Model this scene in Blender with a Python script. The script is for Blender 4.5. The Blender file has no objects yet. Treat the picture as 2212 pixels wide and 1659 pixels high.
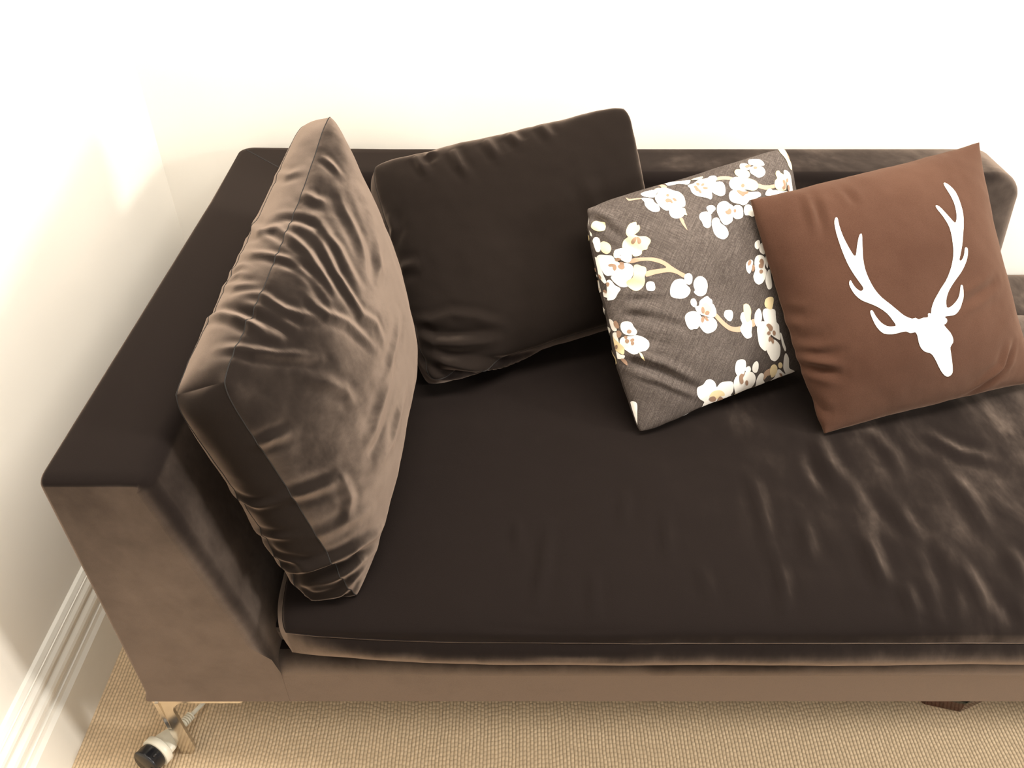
import bpy, bmesh, math, random
import numpy as np
from mathutils import Vector, Matrix, noise

random.seed(7)
np.random.seed(7)
SC = bpy.context.scene
COL = SC.collection

# ---------------------------------------------------------------- camera
PITCH = math.radians(38.9)
CAM_H = 1.382
cam = bpy.data.cameras.new('camera')
cam.sensor_width = 36.0
cam.lens = 1790.0 / 2212.0 * 36.0
cam.clip_start = 0.02
camo = bpy.data.objects.new('camera', cam)
camo.location = (0, 0, CAM_H)
camo.rotation_euler = (math.pi / 2 - PITCH, 0, 0)
COL.objects.link(camo)
SC.camera = camo

# ---------------------------------------------------------------- exposure, world, lights
SC.view_settings.view_transform = 'Standard'
SC.view_settings.look = 'None'
SC.view_settings.gamma = 1.0
SC.view_settings.use_curve_mapping = False
SC.view_settings.exposure = 0.0

w = bpy.data.worlds.new('room_light')
SC.world = w
w.use_nodes = True
w.node_tree.nodes['Background'].inputs['Color'].default_value = (1.0, 0.97, 0.93, 1)
w.node_tree.nodes['Background'].inputs['Strength'].default_value = 0.42


def area(name, loc, target, size, energy, color, size_y=None):
    l = bpy.data.lights.new(name, 'AREA')
    l.shape = 'RECTANGLE'
    l.size = size
    l.size_y = size_y or size
    l.energy = energy
    l.color = color
    o = bpy.data.objects.new(name, l)
    o.location = loc
    d = Vector(target) - Vector(loc)
    o.rotation_euler = d.to_track_quat('-Z', 'Y').to_euler()
    COL.objects.link(o)
    return o


def spot(name, loc, target, energy, color, angle, blend, radius=0.03):
    l = bpy.data.lights.new(name, 'SPOT')
    l.energy = energy
    l.color = color
    l.spot_size = math.radians(angle)
    l.spot_blend = blend
    l.shadow_soft_size = radius
    o = bpy.data.objects.new(name, l)
    o.location = loc
    d = Vector(target) - Vector(loc)
    o.rotation_euler = d.to_track_quat('-Z', 'Y').to_euler()
    COL.objects.link(o)
    return o


WARM = (1.0, 0.93, 0.83)
area('ceiling_panel_light', (0.7, 0.88, 2.50), (0.7, 1.25, 0.8), 2.2, 100, WARM, 0.45)
area('window_behind_light', (1.0, -2.6, 1.7), (0.2, 1.2, 0.4), 2.4, 24, (1.0, 0.93, 0.84), 1.6)
area('side_window_light', (2.95, 0.20, 1.42), (-0.765, 1.30, 0.80), 0.42, 75, (1.0, 0.96, 0.89), 0.6)


# ---------------------------------------------------------------- helpers
def tag(o, label=None, cat=None, group=None, kind=None):
    if label: o['label'] = label
    if cat: o['category'] = cat
    if group: o['group'] = group
    if kind: o['kind'] = kind
    return o


def empty(name, loc=(0, 0, 0)):
    o = bpy.data.objects.new(name, None)
    o.location = loc
    o.empty_display_size = 0.05
    COL.objects.link(o)
    return o


def mesh_obj(name, verts, faces, mat, parent=None, smooth=True, loc=(0, 0, 0)):
    """one mesh object; verts are world coordinates, stored relative to loc / the parent's location"""
    me = bpy.data.meshes.new(name)
    base = Vector(parent.matrix_basis.translation) if parent else Vector((0, 0, 0))
    if parent and parent.parent:
        base = base + Vector(parent.parent.matrix_basis.translation)
    org = np.array(base + Vector(loc)) if parent else np.array(Vector(loc))
    V = np.asarray(verts, float) - org
    me.from_pydata(V.tolist(), [], faces)
    me.validate()
    me.update()
    if smooth:
        me.polygons.foreach_set('use_smooth', [True] * len(me.polygons))
    if mat:
        me.materials.append(mat)
    o = bpy.data.objects.new(name, me)
    COL.objects.link(o)
    if parent:
        o.parent = parent
        o.location = loc
    else:
        o.location = loc
    return o


def bm_data(bm):
    bm.verts.index_update()
    return [tuple(v.co) for v in bm.verts], [[v.index for v in f.verts] for f in bm.faces]


def from_bm(name, bm, mat, parent=None, smooth=False, loc=(0, 0, 0)):
    bmesh.ops.recalc_face_normals(bm, faces=bm.faces)
    V, F = bm_data(bm)
    bm.free()
    return mesh_obj(name, V, F, mat, parent, smooth, loc)


def box_bm(lo, hi, bevel=0.0, segs=2):
    bm = bmesh.new()
    bmesh.ops.create_cube(bm, size=1.0)
    for v in bm.verts:
        v.co = Vector([lo[i] + (v.co[i] + 0.5) * (hi[i] - lo[i]) for i in range(3)])
    if bevel:
        bmesh.ops.bevel(bm, geom=bm.edges[:], offset=bevel, segments=segs, profile=0.5, affect='EDGES')
    return bm


# ---------------------------------------------------------------- materials
class NT:
    def __init__(self, name):
        self.m = bpy.data.materials.new(name)
        self.m.use_nodes = True
        self.t = self.m.node_tree
        self.b = self.t.nodes['Principled BSDF']

    def n(self, kind, **kw):
        nd = self.t.nodes.new(kind)
        for k, v in kw.items():
            setattr(nd, k, v)
        return nd

    def l(self, a, b):
        self.t.links.new(a, b)

    def math(self, op, a, b=None, c=None, clamp=False):
        nd = self.n('ShaderNodeMath', operation=op)
        nd.use_clamp = clamp
        for i, x in enumerate((a, b, c)):
            if x is None: continue
            if isinstance(x, (int, float)):
                nd.inputs[i].default_value = x
            else:
                self.l(x, nd.inputs[i])
        return nd.outputs[0]

    def vmath(self, op, a, b=None):
        nd = self.n('ShaderNodeVectorMath', operation=op)
        for i, x in enumerate((a, b)):
            if x is None: continue
            if isinstance(x, (tuple, list)):
                nd.inputs[i].default_value = x
            else:
                self.l(x, nd.inputs[i])
        return nd.outputs['Value'] if op == 'DOT_PRODUCT' else nd.outputs['Vector']

    def coord(self, scale=(1, 1, 1)):
        g = self.n('ShaderNodeNewGeometry')
        mp = self.n('ShaderNodeMapping')
        mp.inputs['Scale'].default_value = scale
        self.l(g.outputs['Position'], mp.inputs['Vector'])
        return mp.outputs[0]

    def noise(self, vec, scale, detail=3, rough=0.5, dist=0.0):
        nd = self.n('ShaderNodeTexNoise')
        nd.inputs['Scale'].default_value = scale
        nd.inputs['Detail'].default_value = detail
        nd.inputs['Roughness'].default_value = rough
        nd.inputs['Distortion'].default_value = dist
        self.l(vec, nd.inputs['Vector'])
        return nd

    def ramp(self, fac, stops, interp='LINEAR'):
        r = self.n('ShaderNodeValToRGB')
        r.color_ramp.interpolation = interp
        e = r.color_ramp.elements
        while len(e) < len(stops): e.new(0.5)
        for i, (p, c) in enumerate(stops):
            e[i].position = p
            e[i].color = (*c, 1) if len(c) == 3 else c
        self.l(fac, r.inputs[0])
        return r.outputs[0]

    def mix(self, fac, a, b):
        nd = self.n('ShaderNodeMix', data_type='RGBA')
        for i, x in ((0, fac), (6, a), (7, b)):
            if isinstance(x, (int, float)):
                nd.inputs[i].default_value = x
            elif isinstance(x, tuple):
                nd.inputs[i].default_value = (*x, 1)
            else:
                self.l(x, nd.inputs[i])
        return nd.outputs[2]

    def bump(self, height, strength, distance, normal=None):
        nd = self.n('ShaderNodeBump')
        nd.inputs['Strength'].default_value = strength
        nd.inputs['Distance'].default_value = distance
        self.l(height, nd.inputs['Height'])
        if normal is not None: self.l(normal, nd.inputs['Normal'])
        return nd.outputs[0]


def plain(name, color, rough=0.5, metal=0.0, spec=0.5, var=0.04, nscale=40.0, coat=0.0):
    t = NT(name)
    nz = t.noise(t.coord(), nscale, 2)
    c1 = tuple(max(0, c * (1 - var)) for c in color)
    c2 = tuple(min(1, c * (1 + var)) for c in color)
    t.l(t.ramp(nz.outputs[0], [(0.3, c1), (0.7, c2)]), t.b.inputs['Base Color'])
    t.b.inputs['Roughness'].default_value = rough
    t.b.inputs['Metallic'].default_value = metal
    t.b.inputs['Specular IOR Level'].default_value = spec
    t.b.inputs['Coat Weight'].default_value = coat
    return t.m


def velvet(name, dark, light, nap=(0, 0, 0), patch=0.25, pscale=7.0, power=2.2, lo=0.35, hi=1.0, stretch=(1, 1, 1),
           sheen=0.35, side_shade=None):
    """cotton velvet: pile fibres stand up and lean along `nap`; looked at along the fibres it is deep and dark,
    looked at across them it is pale.  Patches of brushed pile shift the lean."""
    t = NT(name)
    g = t.n('ShaderNodeNewGeometry')
    mp = t.n('ShaderNodeMapping')
    mp.inputs['Scale'].default_value = stretch
    t.l(g.outputs['Position'], mp.inputs['Vector'])
    nz = t.noise(mp.outputs[0], pscale, 4, 0.6, 0.4)
    nz2 = t.noise(mp.outputs[0], pscale * 4.5, 3, 0.6, 0.2)
    # vector noise that pushes the lean about
    c = t.vmath('SUBTRACT', nz.outputs['Color'], (0.5, 0.5, 0.5))
    sc = t.n('ShaderNodeVectorMath', operation='SCALE')
    t.l(c, sc.inputs[0]); sc.inputs['Scale'].default_value = patch * 2.0
    c2 = t.vmath('SUBTRACT', nz2.outputs['Color'], (0.5, 0.5, 0.5))
    sc2 = t.n('ShaderNodeVectorMath', operation='SCALE')
    t.l(c2, sc2.inputs[0]); sc2.inputs['Scale'].default_value = patch * 0.7
    s = t.vmath('ADD', sc.outputs[0], sc2.outputs[0])
    if side_shade:
        # shade put into the colour: another lean vector darkens panels facing right
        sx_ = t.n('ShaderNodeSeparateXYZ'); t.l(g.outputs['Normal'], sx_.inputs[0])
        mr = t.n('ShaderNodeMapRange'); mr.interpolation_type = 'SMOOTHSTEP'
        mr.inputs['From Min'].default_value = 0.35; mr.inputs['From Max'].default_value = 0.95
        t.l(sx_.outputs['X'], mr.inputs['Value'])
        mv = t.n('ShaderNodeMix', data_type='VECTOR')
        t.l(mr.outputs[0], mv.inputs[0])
        mv.inputs[4].default_value = tuple(nap); mv.inputs[5].default_value = tuple(side_shade)
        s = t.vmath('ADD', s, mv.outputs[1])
    else:
        s = t.vmath('ADD', s, tuple(nap))
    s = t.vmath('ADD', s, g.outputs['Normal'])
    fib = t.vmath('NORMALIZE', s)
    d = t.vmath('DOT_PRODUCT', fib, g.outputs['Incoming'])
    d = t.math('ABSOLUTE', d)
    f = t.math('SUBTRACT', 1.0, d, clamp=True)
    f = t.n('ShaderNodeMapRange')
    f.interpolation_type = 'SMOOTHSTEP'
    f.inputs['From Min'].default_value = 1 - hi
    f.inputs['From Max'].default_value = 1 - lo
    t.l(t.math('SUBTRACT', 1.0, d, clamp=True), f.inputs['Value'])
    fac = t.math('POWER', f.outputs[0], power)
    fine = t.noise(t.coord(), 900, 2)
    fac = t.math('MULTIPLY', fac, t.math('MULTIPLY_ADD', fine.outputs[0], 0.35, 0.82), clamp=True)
    col = t.mix(fac, dark, light)  # velvet sheen put into the base colour by viewing angle
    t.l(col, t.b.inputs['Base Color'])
    t.b.inputs['Roughness'].default_value = 0.95
    t.b.inputs['Specular IOR Level'].default_value = 0.08
    t.b.inputs['Sheen Weight'].default_value = sheen
    t.b.inputs['Sheen Roughness'].default_value = 0.35
    t.b.inputs['Sheen Tint'].default_value = (0.55, 0.42, 0.34, 1)
    t.l(t.bump(fine.outputs[0], 0.25, 0.0006), t.b.inputs['Normal'])
    return t.m


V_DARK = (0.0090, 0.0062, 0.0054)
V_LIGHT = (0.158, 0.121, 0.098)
M_frame = velvet('velvet_frame', V_DARK, V_LIGHT, nap=(0.30, -0.42, -0.50), patch=0.30, side_shade=(0.16, -0.45, -0.14), pscale=7, lo=0.17, hi=0.84, power=1.5)
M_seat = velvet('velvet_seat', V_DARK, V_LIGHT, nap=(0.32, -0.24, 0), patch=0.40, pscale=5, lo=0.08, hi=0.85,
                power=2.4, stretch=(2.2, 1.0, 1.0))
M_seat_strip = velvet('velvet_seat_strip', V_DARK, V_LIGHT, nap=(0.1, -0.25, -0.12), patch=0.25, pscale=8, lo=0.25, hi=0.9,
                      power=1.8, stretch=(2, 1, 1))
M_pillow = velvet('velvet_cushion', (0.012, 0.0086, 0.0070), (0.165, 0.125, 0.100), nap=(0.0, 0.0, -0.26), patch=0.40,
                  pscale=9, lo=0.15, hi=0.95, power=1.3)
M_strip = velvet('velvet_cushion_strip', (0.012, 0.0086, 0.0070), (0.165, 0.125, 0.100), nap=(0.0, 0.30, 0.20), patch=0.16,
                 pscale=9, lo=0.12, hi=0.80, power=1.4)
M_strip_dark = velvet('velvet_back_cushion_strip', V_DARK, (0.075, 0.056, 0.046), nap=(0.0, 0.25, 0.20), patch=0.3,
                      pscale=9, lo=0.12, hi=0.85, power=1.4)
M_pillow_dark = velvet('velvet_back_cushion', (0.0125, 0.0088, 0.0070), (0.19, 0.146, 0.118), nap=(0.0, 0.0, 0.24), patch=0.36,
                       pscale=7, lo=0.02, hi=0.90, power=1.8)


def wall_mat():
    t = NT('wall_paint')
    nz = t.noise(t.coord(), 3.0, 3)
    t.l(t.ramp(nz.outputs[0], [(0.3, (0.80, 0.765, 0.70)), (0.7, (0.825, 0.79, 0.725))]), t.b.inputs['Base Color'])
    t.b.inputs['Roughness'].default_value = 0.7
    t.b.inputs['Specular IOR Level'].default_value = 0.2
    f = t.noise(t.coord(), 350, 2)
    t.l(t.bump(f.outputs[0], 0.08, 0.0006), t.b.inputs['Normal'])
    return t.m


def carpet_mat():
    t = NT('loop_pile_carpet')
    g = t.n('ShaderNodeNewGeometry')
    wob = t.noise(g.outputs['Position'], 14.0, 2)
    off = t.vmath('SUBTRACT', wob.outputs['Color'], (0.5, 0.5, 0.5))
    s = t.n('ShaderNodeVectorMath', operation='SCALE')
    t.l(off, s.inputs[0]); s.inputs['Scale'].default_value = 0.0050
    p = t.vmath('ADD', g.outputs['Position'], s.outputs[0])
    sep = t.n('ShaderNodeSeparateXYZ'); t.l(p, sep.inputs[0])
    # rows run away from the viewer; loops sit along each row, neighbouring rows half a loop apart
    rx = t.math('DIVIDE', sep.outputs['X'], 0.0062)
    row = t.math('FLOOR', rx)
    fx = t.math('SUBTRACT', t.math('FRACT', rx), 0.5)
    wn = t.n('ShaderNodeTexWhiteNoise', noise_dimensions='1D'); t.l(row, wn.inputs['W'])
    ry = t.math('ADD', t.math('DIVIDE', sep.outputs['Y'], 0.0078), wn.outputs[0])
    fy = t.math('SUBTRACT', t.math('FRACT', ry), 0.5)
    cell = t.math('FLOOR', ry)
    comb = t.n('ShaderNodeCombineXYZ'); t.l(row, comb.inputs[0]); t.l(cell, comb.inputs[1])
    wn2 = t.n('ShaderNodeTexWhiteNoise', noise_dimensions='3D'); t.l(comb.outputs[0], wn2.inputs['Vector'])
    hx = t.math('SUBTRACT', 1.0, t.math('MULTIPLY', t.math('MULTIPLY', fx, fx), 3.6))
    hy = t.math('SUBTRACT', 1.0, t.math('MULTIPLY', t.math('MULTIPLY', fy, fy), 2.6))
    h = t.math('MULTIPLY', t.math('MAXIMUM', hx, 0.0), t.math('MULTIPLY_ADD', t.math('MAXIMUM', hy, 0.0), 0.75, 0.25))
    h = t.math('MULTIPLY', h, t.math('MULTIPLY_ADD', wn2.outputs['Value'], 0.35, 0.65))
    fib = t.noise(g.outputs['Position'], 1400, 3)
    h2 = t.math('MULTIPLY_ADD', fib.outputs[0], 0.25, h)
    big = t.noise(g.outputs['Position'], 5, 3)
    col = t.ramp(h, [(0.02, (0.24, 0.175, 0.11)), (0.30, (0.62, 0.465, 0.30)), (0.9, (0.84, 0.645, 0.425))])
    col = t.mix(t.math('MULTIPLY', big.outputs[0], 0.25), col, (0.72, 0.55, 0.36))
    t.l(col, t.b.inputs['Base Color'])
    t.b.inputs['Roughness'].default_value = 0.95
    t.b.inputs['Specular IOR Level'].default_value = 0.1
    t.l(t.bump(h2, 0.55, 0.003), t.b.inputs['Normal'])
    return t.m


M_wall = wall_mat()
M_trim = plain('gloss_trim_paint', (0.82, 0.79, 0.72), 0.28, var=0.01)
M_carpet = carpet_mat()
M_chrome = plain('polished_chrome', (0.62, 0.58, 0.52), 0.16, metal=1.0, var=0.06, nscale=60)
M_white_plastic = plain('white_plastic', (0.78, 0.74, 0.62), 0.35, var=0.02)
M_black_plastic = plain('black_plastic', (0.012, 0.012, 0.014), 0.22, var=0.1)
M_box = plain('red_brown_lacquer', (0.05, 0.014, 0.008), 0.15, var=0.3, nscale=120, coat=0.5)
M_box_dark = plain('dark_green_lacquer', (0.01, 0.015, 0.012), 0.2, var=0.3, nscale=120, coat=0.3)

# ---------------------------------------------------------------- room
WX = -0.765     # left wall plane
WY = 1.715      # back wall plane
RX, FY, CZ = 4.2, -3.2, 2.6


def slab(name, lo, hi, mat):
    return tag(from_bm(name, box_bm(lo, hi), mat), kind='structure')


slab('floor', (WX - 0.1, FY, -0.1), (RX, WY + 0.1, 0.0), M_carpet)
slab('wall_left', (WX - 0.1, FY, 0.0), (WX, WY + 0.1, CZ), M_wall)
slab('wall_back', (WX, WY, 0.0), (RX, WY + 0.1, CZ), M_wall)

# moulded baseboard: profile (distance out of the wall, height)
prof = [(0.0, 0.0), (0.022, 0.0), (0.022, 0.104), (0.0205, 0.107), (0.0175, 0.113), (0.0165, 0.119), (0.0165, 0.122),
        (0.0140, 0.1225), (0.0140, 0.130), (0.0150, 0.134), (0.0180, 0.140), (0.0185, 0.147), (0.0170, 0.153),
        (0.0140, 0.158), (0.0120, 0.162), (0.0120, 0.170), (0.0150, 0.171), (0.0158, 0.175), (0.0150, 0.181),
        (0.0115, 0.187), (0.0105, 0.190), (0.0105, 0.1925), (0.0085, 0.193), (0.0085, 0.1955), (0.0050, 0.203),
        (0.0, 0.206)]


def moulding(name, a, b, out, mitre_a=0.0, mitre_b=0.0):
    a, b, out = Vector(a), Vector(b), Vector(out)
    dr = (b - a).normalized()
    V, F = [], []
    for base, m in ((a, mitre_a), (b, mitre_b)):
        for d, z in prof:
            V.append(base + out * d + dr * (m * d) + Vector((0, 0, z)))
    n = len(prof)
    for i in range(n - 1):
        F.append([i, i + 1, n + i + 1, n + i])
    F.append(list(range(n))[::-1]); F.append([n + i for i in range(n)])
    return tag(mesh_obj(name, V, F, M_trim, smooth=False), kind='structure')


moulding('baseboard_left', (WX, FY, 0), (WX, WY, 0), (1, 0, 0), 0, -1)
moulding('baseboard_back', (WX, WY, 0), (RX, WY, 0), (0, -1, 0), 1, 0)

# ---------------------------------------------------------------- sofa
YF = 0.70            # front plane
YB = 1.688           # rear plane
XL = -0.575          # outer left
ZT, ZB = 0.667, 0.176
sofa = empty('sofa', (0.6, 1.2, 0))
tag(sofa, 'long dark brown velvet sofa with one left arm, open right end and chrome legs', 'sofa')


def shell_profile():
    """(inset from the outer face, height) going round: outer bottom, outer top, inner top, inner bottom"""
    P = [(0.0, ZB + 0.004)]
    r = 0.012
    for k in range(0, 9):
        P.append((0.0, ZB + 0.02 + (ZT - r - ZB - 0.02) * k / 8))
    for k in range(1, 7):
        a = math.pi / 2 * k / 6
        P.append((r - r * math.cos(a), ZT - r + r * math.sin(a)))
    for k in range(1, 5):
        P.append((r + (0.14 - 0.022 - r) * k / 5, ZT))
    r2 = 0.022
    for k in range(0, 8):
        a = math.pi / 2 * k / 7
        P.append((0.14 - r2 + r2 * math.sin(a), ZT - r2 + r2 * math.cos(a)))
    for k in range(1, 12):
        q = k / 11
        z = ZT - r2 + (0.255 - ZT + r2) * q
        P.append((0.14 + 0.086 * q, z))
    P.append((0.226, ZB + 0.004))
    P.append((0.222, ZB))
    P.append((0.10, ZB)); P.append((0.004, ZB))
    return np.array(P)


def build_shell():
    P = shell_profile()
    n = len(P)
    # inward normals of the profile for rounding the ends
    nxt = np.roll(P, -1, 0) - np.roll(P, 1, 0)
    nrm = np.stack([nxt[:, 1], -nxt[:, 0]], 1)
    nrm /= np.linalg.norm(nrm, axis=1)[:, None] + 1e-9
    k_in = np.ones(n)
    for i, (t, z) in enumerate(P):
        if t > 0.2 and z < 0.30: k_in[i] = 0
        if z < ZB + 0.01: k_in[i] = 0
    rings = []
    R = 0.022
    Rp = np.where((P[:, 0] > 0.13) & (P[:, 1] > ZB + 0.01), 0.020, 0.010)

    def col(fn):
        rings.append([fn(t, z) for t, z in P])
    # front end cap rounding of the arm
    for s in range(0, 7):
        a = math.pi / 2 * s / 6
        ins = Rp * (1 - math.sin(a)); adv = R * (1 - math.cos(a))
        Q = P + nrm * (ins * k_in)[:, None]
        rings.append([(XL + q[0], YF + adv, q[1]) for q in Q])
    for s in range(1, 14):
        y = YF + R + (YB - 0.25 - YF - R) * s / 13
        col(lambda t, z: (XL + t, y, z))
    # rounded outer corner, mitred inner
    rc = 0.030
    c = (XL + rc, YB - rc)
    T = 0.226
    for s in range(0, 9):
        a = math.pi / 2 * s / 8
        ox, oy = c[0] - rc * math.cos(a), c[1] + rc * math.sin(a)

        def f(t, z):
            q = min(1, t / 0.10)
            mx, my = XL + t, YB - t
            return (ox + (mx - ox) * q, oy + (my - oy) * q, z)
        col(f)
    XE0, XE1 = 1.036, 1.022      # end of the back at the top and at the bottom
    xs = np.linspace(-0.25, 0.86, 16)
    for x in xs:
        col(lambda t, z: (x, YB - t, z))
    L = 0.13
    for s in range(1, 17):
        q = 1 - math.cos(math.pi / 2 * s / 16)
        q = math.sin(math.pi / 2 * s / 16)
        d = L * (1 - q)           # distance from the end
        rr = 0.060
        zmax = ZT if d > rr else ZT - (rr - math.sqrt(max(0, rr * rr - (rr - d) ** 2)))
        r3 = 0.016
        ins = 0 if d > r3 else r3 - math.sqrt(max(0, r3 * r3 - (r3 - d) ** 2))
        ring = []
        for i, (t, z) in enumerate(P):
            tt, zz = t + nrm[i][0] * ins, z
            zz = 0.25 + (z - 0.25) * (zmax - 0.25) / (ZT - 0.25) if z > 0.25 else z
            e = XE1 + (XE0 - XE1) * max(0, min(1, (zz - 0.30) / (ZT - 0.30)))
            ring.append((e - d, YB - tt, zz))
        rings.append(ring)
    V = [p for r in rings for p in r]
    F = []
    m = len(rings)
    for i in range(m - 1):
        for j in range(n):
            k = (j + 1) % n
            F.append([i * n + j, (i + 1) * n + j, (i + 1) * n + k, i * n + k])
    F.append([j for j in range(n)])
    F.append([(m - 1) * n + j for j in range(n)][::-1])
    bm = bmesh.new()
    vs = [bm.verts.new(v) for v in V]
    for f in F:
        bm.faces.new([vs[i] for i in f])
    bmesh.ops.recalc_face_normals(bm, faces=bm.faces)
    V, F = bm_data(bm); bm.free()
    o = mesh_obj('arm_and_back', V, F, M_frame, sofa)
    for p in o.data.polygons:
        if len(p.vertices) > 4: p.use_smooth = False
    return o


build_shell()
# base rail, runs on past the frame on the right
bm = box_bm((XL + 0.214, YF + 0.0004, ZB), (1.78, YB - 0.2, 0.276), 0.0)
bmesh.ops.bevel(bm, geom=[e for e in bm.edges if (abs(e.verts[0].co.y - YF) < 1e-3 and abs(e.verts[1].co.y - YF) < 1e-3
                                                 and abs(e.verts[0].co.z - e.verts[1].co.z) < 1e-5 and e.verts[0].co.z > 0.2)],
                offset=0.028, segments=8, profile=0.5, affect='EDGES')
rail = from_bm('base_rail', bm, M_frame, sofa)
for p in rail.data.polygons:
    p.use_smooth = 0.05 < abs(p.normal.z) < 0.999
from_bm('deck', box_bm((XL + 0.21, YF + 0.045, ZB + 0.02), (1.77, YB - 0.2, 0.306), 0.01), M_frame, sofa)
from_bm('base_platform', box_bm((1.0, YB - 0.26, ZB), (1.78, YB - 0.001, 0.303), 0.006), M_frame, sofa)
# mitre seam on top of the corner
sv, sf = [], []
for k in range(13):
    t = 0.012 + 0.118 * k / 12
    for sgn in (-1, 1):
        sv.append((XL + t + sgn * 0.0009, YB - t + sgn * 0.0009, ZT + 0.0004))
for k in range(12):
    sf.append([2 * k, 2 * k + 1, 2 * k + 3, 2 * k + 2])
M_seam = plain('seam_thread', (0.008, 0.006, 0.005), 0.9, var=0.1)
bm = bmesh.new()
vs = [bm.verts.new(v) for v in sv]
for f in sf: bm.faces.new([vs[i] for i in f])
r = bmesh.ops.extrude_face_region(bm, geom=bm.faces[:])
for v in [g for g in r['geom'] if isinstance(g, bmesh.types.BMVert)]: v.co.z -= 0.002
from_bm('mitre_seam', bm, M_seam, sofa)


# ---------------------------------------------------------------- cushions
def seg_dist(P, A, B):
    d = B - A
    L = (d * d).sum() + 1e-12
    t = np.clip(((P - A) @ d) / L, 0, 1)
    q = P - (A + t[:, None] * d)
    return np.sqrt((q * q).sum(1)), t


def poly_field(P, line):
    """smallest distance to a polyline and the place along it (0..1)"""
    line = np.asarray(line, float)
    best = np.full(len(P), 1e9)
    pos = np.zeros(len(P))
    segl = np.linalg.norm(np.diff(line, axis=0), axis=1)
    cum = np.concatenate([[0], np.cumsum(segl)])
    for i in range(len(line) - 1):
        d, t = seg_dist(P, line[i], line[i + 1])
        m = d < best
        best[m] = d[m]
        pos[m] = (cum[i] + t[m] * segl[i]) / cum[-1]
    return best, pos


def fold_disp(P, folds):
    """folds: (polyline in world space, height, width) - a ridge (height > 0) or a crease (height < 0)"""
    out = np.zeros(len(P))
    for line, h, wd in folds:
        line = np.asarray(line, float)
        lo, hi = line.min(0) - 4 * wd, line.max(0) + 4 * wd
        m = ((P > lo) & (P < hi)).all(1)
        if not m.any(): continue
        d, s = poly_field(P[m], line)
        env = np.clip(np.sin(np.pi * np.clip(s, 0.02, 0.98)), 0, 1) ** 0.6
        q = d / wd
        out[m] += h * env * (np.exp(-1.15 * q ** 1.45) - 0.45 * np.exp(-((q - 1.8) / 0.9) ** 2))
    return out


def frac_noise(P, scale, seed, octaves=3):
    out = np.empty(len(P))
    off = Vector((seed * 3.1, seed * 1.7, seed * 5.3))
    for i, p in enumerate(P):
        v, a, f = 0.0, 1.0, scale
        for _ in range(octaves):
            v += a * noise.noise(Vector(p) * f + off)
            a *= 0.5; f *= 2.1
        out[i] = v
    return out


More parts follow.
